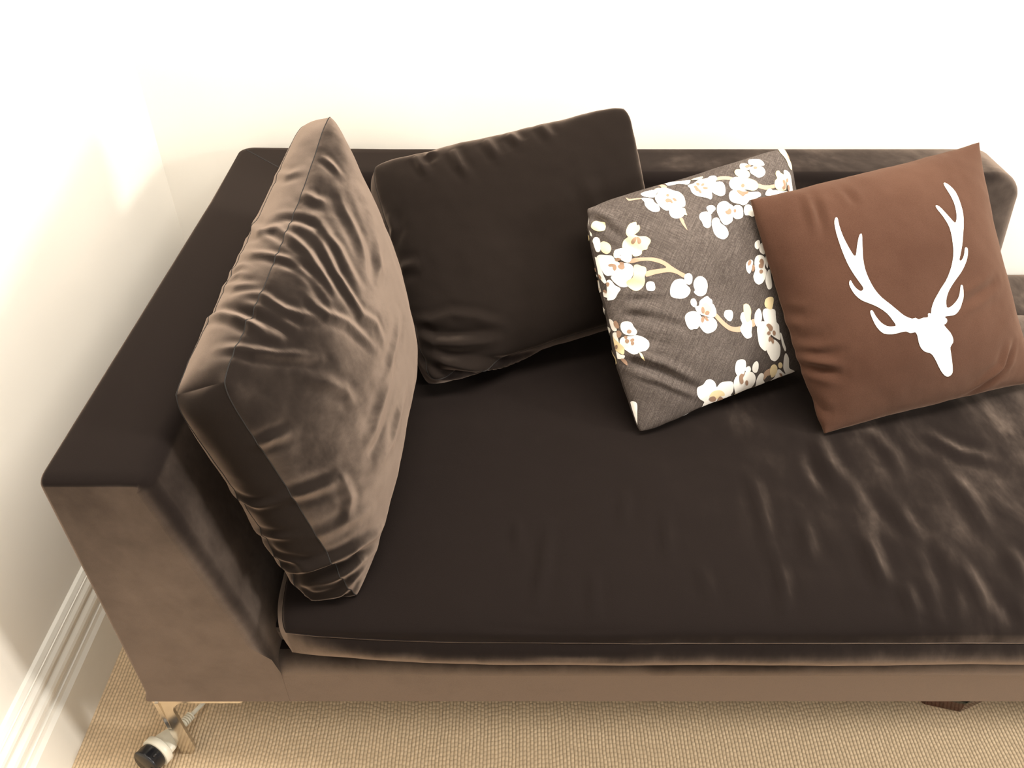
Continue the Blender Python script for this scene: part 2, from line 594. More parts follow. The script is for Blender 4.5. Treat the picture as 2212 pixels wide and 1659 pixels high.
class Cushion:
    """A sewn cushion.  corners: bottom left, bottom right, top right, top left of the middle surface seen from its
    front; b half edge thickness, h half middle thickness."""

    def __init__(s, corners, b, h, nu=150, nv=150, nw=8, pull=(0.04, 0.04), round_=0.0, puff=0.45, px=2.6,
                 bulge=0.012, sag=0.0, folds=(), noise_amp=0.0, noise_scale=9, seed=1, back_h=None, taper=0.0, pull_right=None):
        s.nu, s.nv, s.nw = nu, nv, nw
        BL, BR, TR, TL = [np.array(c, float) for c in corners]
        s.N = np.cross(BR - BL, TL - BL); s.N /= np.linalg.norm(s.N)
        hb = h if back_h is None else back_h

        def mid(u, v):
            # u, v arrays in [-1, 1]; sides drawn in between the corners
            uu = u * (1 - np.where(u > 0, pull[0] if pull_right is None else pull_right, pull[0]) * (1 - v * v))
            vv = v * (1 - pull[1] * (1 - u * u))
            if round_:
                ru, rv = round_ if isinstance(round_, tuple) else (round_, round_)
                q = (np.abs(u) ** 8) * (np.abs(v) ** 8)
                uu = uu * (1 - ru * q); vv = vv * (1 - rv * q)
            a, c = (uu + 1) / 2, (vv + 1) / 2
            a = a[..., None]; c = c[..., None]
            p = (1 - a) * (1 - c) * BL + a * (1 - c) * BR + a * c * TR + (1 - a) * c * TL
            return p

        def H(u, v, hh):
            e = np.clip((1 - np.abs(u) ** px), 0, 1) ** puff * np.clip((1 - np.abs(v) ** px), 0, 1) ** puff
            # belly hangs towards the bottom
            e = e * (1 - sag * v)
            bb = b * (1 - taper * ((1 + u) / 2) ** 2 * ((1 + v) / 2) ** 2)
            return bb + (hh - bb) * e

        # denser towards the edges
        def spaced(n):
            x = np.linspace(-1, 1, n + 1)
            return np.sin(x * np.pi / 2 * 0.82) / math.sin(np.pi / 2 * 0.82)
        us, vs = spaced(nu), spaced(nv)
        s.us, s.vs = us, vs
        U, Vv = np.meshgrid(us, vs, indexing='xy')     # rows: v
        M = mid(U, Vv)
        front = M + s.N * H(U, Vv, h)[..., None]
        back = M - s.N * H(U, Vv, hb)[..., None]
        s.parts = {}
        # side strip: runs round the perimeter
        per = [(us[i], -1.0) for i in range(nu)] + [(1.0, vs[i]) for i in range(nv)] + \
              [(us[i], 1.0) for i in range(nu, 0, -1)] + [(-1.0, vs[i]) for i in range(nv, 0, -1)]
        pu = np.array([p[0] for p in per]); pv = np.array([p[1] for p in per])
        Mp = mid(pu, pv)
        cen = (BL + BR + TR + TL) / 4
        tang = np.roll(Mp, -1, 0) - np.roll(Mp, 1, 0)
        out = np.cross(tang, s.N); out /= np.linalg.norm(out, axis=1)[:, None]
        ws = np.linspace(-1, 1, nw + 1)
        corner_damp = 1 - (np.abs(pu) ** 10) * (np.abs(pv) ** 10)
        bt = b * (1 - taper * ((1 + pu) / 2) ** 2 * ((1 + pv) / 2) ** 2)
        strip = np.array([Mp + s.N * (w * bt)[:, None] + out * (bulge * (1 - w * w) * corner_damp)[:, None] for w in ws])
        # one welded surface for normals and displacement
        nF = (nv + 1) * (nu + 1)
        ALL = np.concatenate([front.reshape(-1, 3), back.reshape(-1, 3), strip[1:-1].reshape(-1, 3)])
        npz = len(per)
        gi = lambda r, c: r * (nu + 1) + c
        per_idx = [gi(0, i) for i in range(nu)] + [gi(i, nu) for i in range(nv)] + \
                  [gi(nv, i) for i in range(nu, 0, -1)] + [gi(i, 0) for i in range(nv, 0, -1)]

        def sidx(k, j):
            j %= npz
            if k == nw: return per_idx[j]
            if k == 0: return nF + per_idx[j]
            return 2 * nF + (k - 1) * npz + j
        Ff = [[gi(r, c), gi(r, c + 1), gi(r + 1, c + 1), gi(r + 1, c)] for r in range(nv) for c in range(nu)]
        Fb = [[nF + gi(r, c), nF + gi(r + 1, c), nF + gi(r + 1, c + 1), nF + gi(r, c + 1)] for r in range(nv) for c in range(nu)]
        Fs = [[sidx(k, j), sidx(k, j + 1), sidx(k + 1, j + 1), sidx(k + 1, j)] for k in range(nw) for j in range(npz)]
        me = bpy.data.meshes.new('tmp')
        me.from_pydata(ALL.tolist(), [], Ff + Fb + Fs)
        me.update()
        nr = np.zeros(len(ALL) * 3)
        me.vertices.foreach_get('normal', nr) if hasattr(me.vertices[0], 'normal') else None
        nr = nr.reshape(-1, 3)
        bpy.data.meshes.remove(me)
        disp = fold_disp(ALL, folds)
        if noise_amp:
            disp += noise_amp * frac_noise(ALL, noise_scale, seed)
        # keep the seams tight: the stitched edge moves less than the panels
        ALL2 = ALL + nr * disp[:, None]
        s.base = ALL
        s.ALL = ALL2
        s.Ff, s.Fb, s.Fs, s.nF = Ff, Fb, Fs, nF
        s.per_idx = per_idx
        me = bpy.data.meshes.new('tmp')
        me.from_pydata(ALL2.tolist(), [], Ff + Fb + Fs)
        me.update()
        nr = np.zeros(len(ALL) * 3)
        me.vertices.foreach_get('normal', nr)
        s.nr = nr.reshape(-1, 3)
        bpy.data.meshes.remove(me)

    def sub(s, faces):
        used = sorted({i for f in faces for i in f})
        mp = {g: k for k, g in enumerate(used)}
        return s.ALL[used], [[mp[i] for i in f] for f in faces]

    def build(s, parent, mats, boxed):
        if boxed:
            for nm, fs, m in (('front_panel', s.Ff, mats[0]), ('side_strip', s.Fs, mats[1]), ('back_panel', s.Fb, mats[2])):
                V, F = s.sub(fs)
                mesh_obj(nm, V, F, m, parent)
        else:
            V, F = s.sub(s.Ff + s.Fb + s.Fs)
            mesh_obj('cover', V, F, mats[0], parent)

    def seam(s, parent, name, mat, side='front', r=0.0012, lift=0.0):
        """thin stitched ridge along the edge of a panel"""
        idx = s.per_idx if side == 'front' else [i + s.nF for i in s.per_idx]
        pts = s.ALL[idx] + s.nr[idx] * lift
        tube(name, pts, r, mat, parent, closed=True, sides=5)

    def at(s, u, v, side='front', off=0.0):
        """point on a panel of the finished cushion"""
        c = np.interp(u, s.us, np.arange(s.nu + 1)); r = np.interp(v, s.vs, np.arange(s.nv + 1))
        c0 = np.clip(np.floor(c).astype(int), 0, s.nu - 1); r0 = np.clip(np.floor(r).astype(int), 0, s.nv - 1)
        fc = (c - c0)[:, None]; fr = (r - r0)[:, None]
        o = 0 if side == 'front' else s.nF
        g = lambda A, rr, cc: A[o + rr * (s.nu + 1) + cc]

        def lerp(A):
            return (1 - fc) * (1 - fr) * g(A, r0, c0) + fc * (1 - fr) * g(A, r0, c0 + 1) + \
                fc * fr * g(A, r0 + 1, c0 + 1) + (1 - fc) * fr * g(A, r0 + 1, c0)
        P = lerp(s.ALL); Nn = lerp(s.nr)
        Nn /= np.linalg.norm(Nn, axis=1)[:, None] + 1e-9
        return P + Nn * off


def tube(name, pts, r, mat, parent=None, closed=False, sides=10, loc=(0, 0, 0), radii=None):
    pts = np.asarray(pts, float)
    n = len(pts)
    if closed:
        tg = np.roll(pts, -1, 0) - np.roll(pts, 1, 0)
    else:
        tg = np.gradient(pts, axis=0)
    tg /= np.linalg.norm(tg, axis=1)[:, None] + 1e-12
    up = np.array([0.0, 0.0, 1.0])
    if abs(tg[0] @ up) > 0.9: up = np.array([1.0, 0, 0])
    V = []
    a = up - tg[0] * (tg[0] @ up); a /= np.linalg.norm(a)
    for i in range(n):
        a = a - tg[i] * (tg[i] @ a); a /= np.linalg.norm(a) + 1e-12
        b = np.cross(tg[i], a)
        rr = r if radii is None else radii[i]
        for k in range(sides):
            th = 2 * math.pi * k / sides
            V.append(pts[i] + rr * (math.cos(th) * a + math.sin(th) * b))
    F = []
    for i in range(n if closed else n - 1):
        j = (i + 1) % n
        for k in range(sides):
            l = (k + 1) % sides
            F.append([i * sides + k, i * sides + l, j * sides + l, j * sides + k])
    if not closed:
        F.append(list(range(sides))[::-1]); F.append([(n - 1) * sides + k for k in range(sides)])
    return mesh_obj(name, V, F, mat, parent, True, loc)


#FOLDS_BEGIN
FOLDS = {
    'A': [
        ([(-0.384, 1.100, 0.793), (-0.356, 1.051, 0.810), (-0.335, 1.053, 0.815), (-0.311, 1.036, 0.810), (-0.286, 1.017, 0.797), (-0.270, 1.000, 0.780), (-0.257, 0.987, 0.764), (-0.246, 0.969, 0.746)], 0.004, 0.007),
        ([(-0.285, 1.058, 0.808), (-0.271, 1.046, 0.795), (-0.262, 1.030, 0.783), (-0.251, 1.012, 0.767), (-0.238, 1.002, 0.749), (-0.226, 0.992, 0.728), (-0.217, 0.988, 0.711), (-0.202, 1.001, 0.689), (-0.193, 0.994, 0.664)], 0.005, 0.007),
        ([(-0.283, 1.086, 0.815), (-0.266, 1.064, 0.797), (-0.250, 1.055, 0.781), (-0.237, 1.038, 0.760), (-0.222, 1.025, 0.735)], 0.004, 0.008),
        ([(-0.393, 1.040, 0.777), (-0.357, 1.005, 0.801), (-0.330, 0.999, 0.802), (-0.309, 0.993, 0.799), (-0.289, 0.986, 0.789), (-0.272, 0.979, 0.775), (-0.259, 0.967, 0.759), (-0.249, 0.955, 0.743)], 0.0035, 0.006),
        ([(-0.401, 0.953, 0.763), (-0.401, 0.978, 0.764), (-0.370, 0.947, 0.786), (-0.349, 0.943, 0.790), (-0.329, 0.943, 0.789)], 0.003, 0.006),
        ([(-0.366, 0.927, 0.785), (-0.336, 0.929, 0.787), (-0.315, 0.915, 0.781), (-0.301, 0.911, 0.772), (-0.280, 0.917, 0.759), (-0.256, 0.936, 0.743)], 0.004, 0.007),
        ([(-0.409, 0.890, 0.751), (-0.407, 0.917, 0.753), (-0.379, 0.898, 0.775), (-0.350, 0.881, 0.778), (-0.329, 0.868, 0.773), (-0.316, 0.863, 0.765), (-0.301, 0.864, 0.754)], 0.005, 0.007),
        ([(-0.366, 0.833, 0.766), (-0.345, 0.833, 0.766), (-0.324, 0.835, 0.759), (-0.301, 0.848, 0.746), (-0.279, 0.865, 0.731), (-0.256, 0.884, 0.714)], 0.005, 0.007),
        ([(-0.280, 0.952, 0.772), (-0.268, 0.942, 0.757), (-0.253, 0.943, 0.742), (-0.232, 0.956, 0.721), (-0.215, 0.961, 0.695), (-0.198, 0.968, 0.663)], 0.004, 0.007),
        ([(-0.265, 1.163, 0.824), (-0.249, 1.130, 0.801), (-0.232, 1.105, 0.774), (-0.220, 1.081, 0.751), (-0.215, 1.055, 0.735)], 0.004, 0.01),
        ([(-0.209, 1.146, 0.746), (-0.203, 1.099, 0.724), (-0.206, 1.055, 0.718)], 0.004, 0.01),
        ([(-0.368, 1.212, 0.820), (-0.339, 1.171, 0.842), (-0.318, 1.180, 0.846)], 0.003, 0.007),
        ([(-0.311, 1.133, 0.832), (-0.290, 1.120, 0.827), (-0.273, 1.124, 0.819)], 0.004, 0.009),
        ([(-0.295, 1.216, 0.854), (-0.275, 1.204, 0.842), (-0.264, 1.195, 0.831)], 0.003, 0.007),
        ([(-0.274, 0.847, 0.711), (-0.247, 0.865, 0.685), (-0.227, 0.878, 0.661), (-0.215, 0.878, 0.634)], 0.0035, 0.009),
        ([(-0.177, 1.085, 0.649), (-0.178, 1.030, 0.635), (-0.183, 0.973, 0.625), (-0.194, 0.928, 0.626)], 0.004, 0.009),
        ([(-0.398, 1.007, 0.768), (-0.373, 0.991, 0.791), (-0.349, 0.970, 0.796)], 0.0025, 0.005),
        ([(-0.399, 0.982, 0.767), (-0.372, 0.975, 0.790), (-0.353, 0.963, 0.794)], 0.0025, 0.005),
        ([(-0.382, 1.125, 0.796), (-0.375, 1.080, 0.800), (-0.349, 1.044, 0.811)], 0.003, 0.006),
        ([(-0.389, 1.069, 0.784), (-0.383, 1.073, 0.792), (-0.347, 1.036, 0.810), (-0.324, 1.021, 0.806)], 0.003, 0.006),
        ([(-0.343, 1.070, 0.818), (-0.318, 1.075, 0.818), (-0.291, 1.071, 0.814), (-0.276, 1.069, 0.806)], -0.004, 0.008),
        ([(-0.381, 0.913, 0.776), (-0.351, 0.898, 0.781), (-0.324, 0.887, 0.776), (-0.301, 0.883, 0.762), (-0.284, 0.878, 0.745)], -0.005, 0.008),
        ([(-0.318, 0.988, 0.799), (-0.289, 0.989, 0.790), (-0.264, 0.974, 0.767)], -0.004, 0.008),
        ([(-0.328, 0.767, 0.663), (-0.306, 0.776, 0.668), (-0.283, 0.794, 0.663)], 0.004, 0.007),
        ([(-0.308, 0.757, 0.574), (-0.286, 0.763, 0.579), (-0.266, 0.772, 0.578), (-0.235, 0.798, 0.571)], 0.005, 0.008),
        ([(-0.284, 0.750, 0.507), (-0.262, 0.755, 0.507), (-0.230, 0.776, 0.511), (-0.202, 0.812, 0.496)], 0.003, 0.009),
        ([(-0.363, 0.773, 0.533), (-0.355, 0.772, 0.500), (-0.323, 0.752, 0.510), (-0.294, 0.749, 0.513)], 0.004, 0.006),
        ([(-0.381, 0.781, 0.578), (-0.363, 0.768, 0.567), (-0.341, 0.758, 0.565), (-0.320, 0.755, 0.570), (-0.308, 0.757, 0.574)], 0.004, 0.006),
        ([(-0.349, 0.767, 0.493), (-0.332, 0.758, 0.466), (-0.301, 0.744, 0.464), (-0.279, 0.741, 0.454)], 0.004, 0.006),
        ([(-0.334, 0.760, 0.453), (-0.316, 0.750, 0.441), (-0.284, 0.741, 0.454), (-0.256, 0.747, 0.460), (-0.223, 0.766, 0.463), (-0.196, 0.819, 0.445)], 0.006, 0.009),
        ([(-0.331, 0.764, 0.432), (-0.314, 0.749, 0.424), (-0.278, 0.739, 0.443), (-0.245, 0.747, 0.451), (-0.218, 0.769, 0.450), (-0.198, 0.832, 0.423)], -0.008, 0.008),
        ([(-0.268, 0.737, 0.424), (-0.235, 0.748, 0.437), (-0.215, 0.769, 0.434)], 0.004, 0.006),
        ([(-0.315, 0.751, 0.411), (-0.289, 0.742, 0.386), (-0.248, 0.739, 0.400), (-0.228, 0.748, 0.418), (-0.210, 0.777, 0.419)], 0.005, 0.006),
        ([(-0.309, 0.752, 0.389), (-0.286, 0.745, 0.374), (-0.246, 0.743, 0.384), (-0.223, 0.751, 0.406)], -0.005, 0.005),
        ([(-0.165, 1.006, 0.564), (-0.172, 0.939, 0.553), (-0.177, 0.906, 0.542), (-0.191, 0.858, 0.541)], 0.004, 0.009),
        ([(-0.179, 0.982, 0.616), (-0.186, 0.933, 0.607), (-0.200, 0.868, 0.584)], 0.004, 0.01),
        ([(-0.182, 0.914, 0.576), (-0.191, 0.878, 0.568), (-0.203, 0.846, 0.566)], -0.004, 0.009),
        ([(-0.235, 0.804, 0.581), (-0.225, 0.795, 0.539), (-0.230, 0.776, 0.511)], 0.003, 0.008),
    ],
    'B': [
        ([(-0.191, 1.269, 0.512), (-0.147, 1.238, 0.529), (-0.108, 1.242, 0.540), (-0.066, 1.242, 0.535), (-0.017, 1.242, 0.518)], 0.006, 0.009),
        ([(-0.174, 1.236, 0.505), (-0.141, 1.212, 0.496), (-0.095, 1.213, 0.495), (-0.031, 1.227, 0.493)], 0.009, 0.01),
        ([(-0.171, 1.223, 0.483), (-0.123, 1.193, 0.468), (-0.081, 1.200, 0.456), (-0.025, 1.237, 0.434), (0.044, 1.288, 0.419)], 0.0105, 0.01),
        ([(-0.167, 1.212, 0.469), (-0.123, 1.187, 0.453), (-0.075, 1.213, 0.432), (-0.008, 1.263, 0.417)], -0.009, 0.009),
        ([(-0.178, 1.245, 0.511), (-0.140, 1.224, 0.513), (-0.087, 1.224, 0.513), (-0.038, 1.232, 0.508)], -0.006, 0.009),
        ([(-0.180, 1.458, 0.749), (-0.167, 1.433, 0.741), (-0.152, 1.414, 0.731)], 0.006, 0.008),
        ([(-0.110, 1.450, 0.764), (-0.095, 1.418, 0.748), (-0.077, 1.399, 0.734)], 0.006, 0.008),
        ([(-0.049, 1.458, 0.779), (-0.024, 1.418, 0.759)], 0.006, 0.008),
        ([(-0.006, 1.461, 0.789), (0.015, 1.434, 0.778)], 0.006, 0.008),
        ([(0.051, 1.466, 0.802), (0.071, 1.437, 0.788)], 0.0045, 0.008),
        ([(-0.161, 1.451, 0.752), (-0.139, 1.454, 0.758)], 0.0045, 0.008),
        ([(-0.230, 1.390, 0.665), (-0.218, 1.366, 0.646), (-0.224, 1.361, 0.616)], 0.0045, 0.01),
        ([(-0.204, 1.319, 0.591), (-0.166, 1.306, 0.607)], 0.006, 0.01),
        ([(0.128, 1.401, 0.737), (0.154, 1.375, 0.681), (0.163, 1.344, 0.617)], 0.0045, 0.014),
    ],
    'C': [
        ([(0.160, 1.236, 0.570), (0.212, 1.195, 0.604), (0.266, 1.193, 0.609)], -0.003, 0.006),
        ([(0.164, 1.228, 0.559), (0.212, 1.186, 0.591), (0.267, 1.181, 0.592)], 0.0035, 0.007),
        ([(0.165, 1.213, 0.556), (0.212, 1.179, 0.580), (0.267, 1.169, 0.575), (0.310, 1.163, 0.559)], -0.004, 0.007),
        ([(0.185, 1.176, 0.492), (0.214, 1.136, 0.512), (0.256, 1.125, 0.502), (0.304, 1.121, 0.478), (0.334, 1.126, 0.459)], -0.007, 0.008),
        ([(0.182, 1.184, 0.500), (0.217, 1.142, 0.524), (0.262, 1.132, 0.515), (0.303, 1.127, 0.494)], 0.004, 0.007),
        ([(0.211, 1.126, 0.493), (0.256, 1.117, 0.488), (0.298, 1.115, 0.468), (0.328, 1.121, 0.448)], 0.003, 0.006),
        ([(0.131, 1.314, 0.697), (0.161, 1.286, 0.697), (0.196, 1.260, 0.681)], -0.005, 0.007),
        ([(0.190, 1.262, 0.681), (0.221, 1.244, 0.668)], -0.003, 0.006),
        ([(0.136, 1.313, 0.712), (0.159, 1.302, 0.710), (0.181, 1.295, 0.710)], 0.004, 0.007),
        ([(0.143, 1.271, 0.660), (0.183, 1.246, 0.660), (0.228, 1.235, 0.659)], 0.003, 0.008),
        ([(0.150, 1.261, 0.607), (0.196, 1.213, 0.623), (0.247, 1.205, 0.624)], -0.003, 0.008),
        ([(0.174, 1.202, 0.524), (0.229, 1.155, 0.549), (0.281, 1.147, 0.539)], -0.003, 0.008),
    ],
    'D': [
        ([(0.514, 1.304, 0.743), (0.521, 1.269, 0.725), (0.525, 1.241, 0.701)], -0.004, 0.008),
        ([(0.502, 1.309, 0.744), (0.506, 1.276, 0.729), (0.510, 1.252, 0.709)], 0.003, 0.008),
        ([(0.569, 1.319, 0.749), (0.585, 1.284, 0.735)], -0.003, 0.008),
        ([(0.494, 1.166, 0.519), (0.522, 1.136, 0.529), (0.562, 1.130, 0.543)], -0.004, 0.008),
        ([(0.502, 1.148, 0.503), (0.524, 1.126, 0.507), (0.566, 1.112, 0.504)], -0.006, 0.009),
        ([(0.499, 1.157, 0.510), (0.523, 1.131, 0.518), (0.558, 1.119, 0.519)], 0.004, 0.008),
        ([(0.765, 1.188, 0.595), (0.805, 1.212, 0.603), (0.850, 1.246, 0.608)], -0.005, 0.009),
        ([(0.857, 1.163, 0.444), (0.890, 1.180, 0.470), (0.901, 1.205, 0.507)], -0.004, 0.007),
        ([(0.837, 1.156, 0.454), (0.875, 1.175, 0.474), (0.885, 1.195, 0.509)], 0.004, 0.008),
        ([(0.819, 1.155, 0.424), (0.857, 1.163, 0.444), (0.902, 1.183, 0.459)], -0.004, 0.008),
        ([(0.472, 1.206, 0.575), (0.502, 1.170, 0.586)], -0.004, 0.01),
        ([(0.482, 1.185, 0.548), (0.498, 1.159, 0.548), (0.533, 1.145, 0.561)], -0.003, 0.012),
        ([(0.523, 1.122, 0.455), (0.541, 1.095, 0.439), (0.562, 1.088, 0.437)], -0.003, 0.01),
    ],
    'seat': [
        ([(0.008, 0.887, 0.392), (0.011, 0.820, 0.391)], 0.003, 0.008),
        ([(0.059, 0.878, 0.392), (0.049, 0.804, 0.391), (0.041, 0.756, 0.389), (0.034, 0.725, 0.385)], 0.004, 0.009),
        ([(0.187, 0.950, 0.393), (0.173, 0.869, 0.393)], 0.003, 0.009),
        ([(0.399, 0.993, 0.393), (0.400, 0.921, 0.393), (0.391, 0.811, 0.392)], 0.004, 0.01),
        ([(0.401, 0.827, 0.392), (0.399, 0.766, 0.390), (0.386, 0.709, 0.383)], 0.004, 0.009),
        ([(0.526, 1.081, 0.393), (0.532, 1.013, 0.393), (0.551, 0.949, 0.393)], 0.005, 0.016),
        ([(0.582, 1.081, 0.393), (0.585, 1.013, 0.393), (0.590, 0.921, 0.393)], 0.004, 0.012),
        ([(0.462, 0.886, 0.393), (0.449, 0.803, 0.392)], 0.004, 0.01),
        ([(0.525, 1.103, 0.393), (0.511, 0.978, 0.393), (0.519, 0.921, 0.393)], -0.004, 0.012),
        ([(0.246, 0.903, 0.393), (0.234, 0.803, 0.392)], 0.003, 0.009),
        ([(0.283, 0.796, 0.391), (0.285, 0.731, 0.387)], 0.003, 0.009),
        ([(-0.046, 0.689, 0.372), (0.072, 0.686, 0.364), (0.199, 0.686, 0.369)], 0.0025, 0.006),
        ([(0.013, 0.676, 0.348), (0.102, 0.673, 0.345), (0.179, 0.676, 0.350)], 0.002, 0.005),
        ([(0.123, 0.784, 0.391), (0.116, 0.706, 0.382)], 0.003, 0.008),
        ([(0.582, 1.075, 0.393), (0.588, 0.991, 0.393), (0.586, 0.914, 0.393), (0.584, 0.870, 0.393)], -0.005, 0.014),
        ([(0.548, 0.861, 0.393), (0.546, 0.804, 0.392), (0.546, 0.748, 0.389)], 0.005, 0.012),
        ([(0.577, 0.766, 0.390), (0.580, 0.731, 0.387), (0.584, 0.706, 0.382)], 0.005, 0.012),
        ([(0.587, 0.759, 0.390), (0.587, 0.718, 0.385), (0.587, 0.694, 0.378)], -0.005, 0.01),
        ([(0.673, 0.804, 0.392), (0.678, 0.748, 0.389), (0.677, 0.706, 0.382)], 0.004, 0.012),
        ([(0.638, 1.097, 0.393), (0.652, 1.032, 0.393), (0.648, 0.971, 0.393)], 0.004, 0.014),
        ([(0.761, 0.828, 0.392), (0.751, 0.766, 0.390)], 0.004, 0.012),
        ([(0.620, 0.923, 0.393), (0.621, 0.844, 0.393)], 0.004, 0.012),
        ([(0.736, 0.996, 0.393), (0.743, 0.914, 0.393), (0.736, 0.853, 0.393)], 0.004, 0.014),
        ([(0.638, 0.836, 0.392), (0.630, 0.759, 0.390), (0.618, 0.718, 0.385)], -0.004, 0.012),
        ([(0.731, 1.086, 0.393), (0.771, 1.037, 0.393), (0.819, 1.022, 0.393)], 0.004, 0.014),
        ([(0.714, 0.731, 0.387), (0.708, 0.697, 0.379)], -0.004, 0.01),
    ],
}
#FOLDS_END

# seat cushion, part of the sofa
seat = Cushion([(-0.345, 0.684, 0.333), (1.79, 0.684, 0.333), (1.79, 1.49, 0.333), (-0.345, 1.49, 0.333)],
               0.025, 0.060, back_h=0.0255, nu=320, nv=130, nw=8, pull=(0.004, 0.0), round_=(0.020, 0.045), puff=0.30, px=6, bulge=0.015,
               folds=FOLDS.get('seat', ()), noise_amp=0.0022, noise_scale=6, seed=3)
V_, F_ = seat.sub(seat.Ff + seat.Fb)
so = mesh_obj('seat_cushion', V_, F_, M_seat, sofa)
V_, F_ = seat.sub(seat.Fs)
mesh_obj('side_strip', V_, F_, M_seat_strip, so)
seat.seam(so, 'seam', M_frame, r=0.0011, lift=0.0003)
# the seat runs on behind, past the end of the back
ext = Cushion([(1.060, 1.48, 0.334), (1.79, 1.48, 0.334), (1.79, 1.675, 0.334), (1.060, 1.675, 0.334)],
              0.020, 0.034, back_h=0.024, nu=60, nv=30, nw=8, pull=(0, 0), round_=0.03, puff=0.3, px=6, bulge=0.012)
V_, F_ = ext.sub(ext.Ff + ext.Fb + ext.Fs)
mesh_obj('seat_extension', V_, F_, M_seat, sofa)

CUSH = {}


def make_cushion(key, name, label, corners, mats, boxed, **kw):
    c = Cushion(corners, folds=FOLDS.get(key, ()), **kw)
    base = np.mean(np.array(corners), 0)
    e = empty(name, (base[0], base[1], min(c.ALL[:, 2])))
    tag(e, label, 'cushion')
    c.build(e, mats, boxed)
    CUSH[key] = c
    c.root = e
    return c


# A: big velvet cushion stood against the arm, front panel facing right
A = make_cushion('A', 'velvet_cushion', 'large puffy brown velvet box cushion standing on edge against the left sofa arm',
                 [(-0.258, 0.736, 0.362), (-0.240, 1.280, 0.42), (-0.318, 1.335, 0.880), (-0.388, 0.775, 0.745)],
                 (M_pillow, M_strip, M_pillow), True, b=0.036, h=0.127, back_h=0.095, nu=200, nv=170, nw=16, taper=0.35,
                 pull=(0.03, 0.05), round_=0.05, puff=0.60, px=2.3, bulge=0.010, sag=0.12, noise_amp=0.0035, noise_scale=8, seed=5)
B = make_cushion('B', 'velvet_cushion', 'dark brown velvet box cushion leaning on the sofa back, left of the floral cushion',
                 [(-0.160, 1.190, 0.412), (0.310, 1.395, 0.45), (0.205, 1.505, 0.815), (-0.278, 1.490, 0.705)],
                 (M_pillow_dark, M_strip_dark, M_pillow_dark), True, b=0.030, h=0.085, nu=150, nv=150, nw=12,
                 pull=(0.02, 0.02), round_=0.05, puff=0.5, px=2.6, bulge=0.005, noise_amp=0.003, noise_scale=9, seed=8)


def linen_mat():
    t = NT('slub_linen')
    g = t.n('ShaderNodeTexCoord')
    mpa = t.n('ShaderNodeMapping'); mpa.inputs['Rotation'].default_value = (0.0, -0.24, 0.36)
    t.l(g.outputs['Object'], mpa.inputs['Vector'])
    def thread(sc, seed):
        mp = t.n('ShaderNodeMapping'); mp.inputs['Scale'].default_value = sc; mp.inputs['Location'].default_value = (seed, seed, seed)
        t.l(mpa.outputs[0], mp.inputs['Vector'])
        return t.noise(mp.outputs[0], 1.0, 3, 0.65).outputs[0]
    a_ = thread((900, 40, 40), 1.0)
    b_ = thread((18, 700, 700), 5.0)
    m_ = t.math('MULTIPLY', t.math('ADD', a_, b_), 0.5)
    big = t.noise(mpa.outputs[0], 12, 2).outputs[0]
    m2 = t.math('MULTIPLY_ADD', big, 0.2, m_)
    col = t.ramp(m2, [(0.42, (0.040, 0.031, 0.0265)), (0.60, (0.078, 0.063, 0.055)), (0.78, (0.15, 0.125, 0.11))])
    t.l(col, t.b.inputs['Base Color'])
    t.b.inputs['Roughness'].default_value = 0.9
    t.b.inputs['Specular IOR Level'].default_value = 0.15
    t.l(t.bump(m_, 0.25, 0.0008), t.b.inputs['Normal'])
    return t.m


def suede_mat():
    t = NT('brushed_cotton')
    big = t.noise(t.coord(), 7, 3).outputs[0]
    fine = t.noise(t.coord(), 700, 3).outputs[0]
    m_ = t.math('MULTIPLY_ADD', fine, 0.5, t.math('MULTIPLY', big, 0.6))
    t.l(t.ramp(m_, [(0.40, (0.052, 0.0235, 0.0145)), (0.70, (0.074, 0.036, 0.023))]), t.b.inputs['Base Color'])
    t.b.inputs['Roughness'].default_value = 0.95
    t.b.inputs['Specular IOR Level'].default_value = 0.08
    t.b.inputs['Sheen Weight'].default_value = 0.25
    t.b.inputs['Sheen Tint'].default_value = (0.6, 0.42, 0.32, 1)
    t.l(t.bump(fine, 0.3, 0.0008), t.b.inputs['Normal'])
    return t.m


for c_ in (A, B):
    c_.seam(c_.root, 'seam', M_seam, 'front', 0.0010, -0.0003)
    c_.seam(c_.root, 'seam', M_seam, 'back', 0.0010, -0.0003)
M_linen = linen_mat()
M_suede = suede_mat()
Cc = make_cushion('C', 'floral_cushion', 'grey brown linen cushion printed with white and cream blossom branches',
                  [(0.222, 1.075, 0.400), (0.592, 1.262, 0.42), (0.498, 1.442, 0.775), (0.125, 1.320, 0.715)],
                  (M_linen,), False, b=0.002, h=0.070, back_h=0.095, nu=160, nv=160, nw=2, pull=(-0.02, 0.02), puff=0.55, px=2.2, round_=0.03,
                  bulge=0.001, noise_amp=0.0025, noise_scale=10, seed=2)
D = make_cushion('D', 'antler_cushion', 'chestnut brown cushion with a white antlered deer skull print',
                 [(0.550, 1.080, 0.400), (0.985, 1.215, 0.41), (0.855, 1.460, 0.772), (0.410, 1.305, 0.735)],
                 (M_suede,), False, b=0.002, h=0.085, back_h=0.045, nu=160, nv=160, nw=2, pull_right=0.10, pull=(-0.02, 0.02), puff=0.55, px=2.2,
                 bulge=0.001, noise_amp=0.0025, noise_scale=10, seed=4)

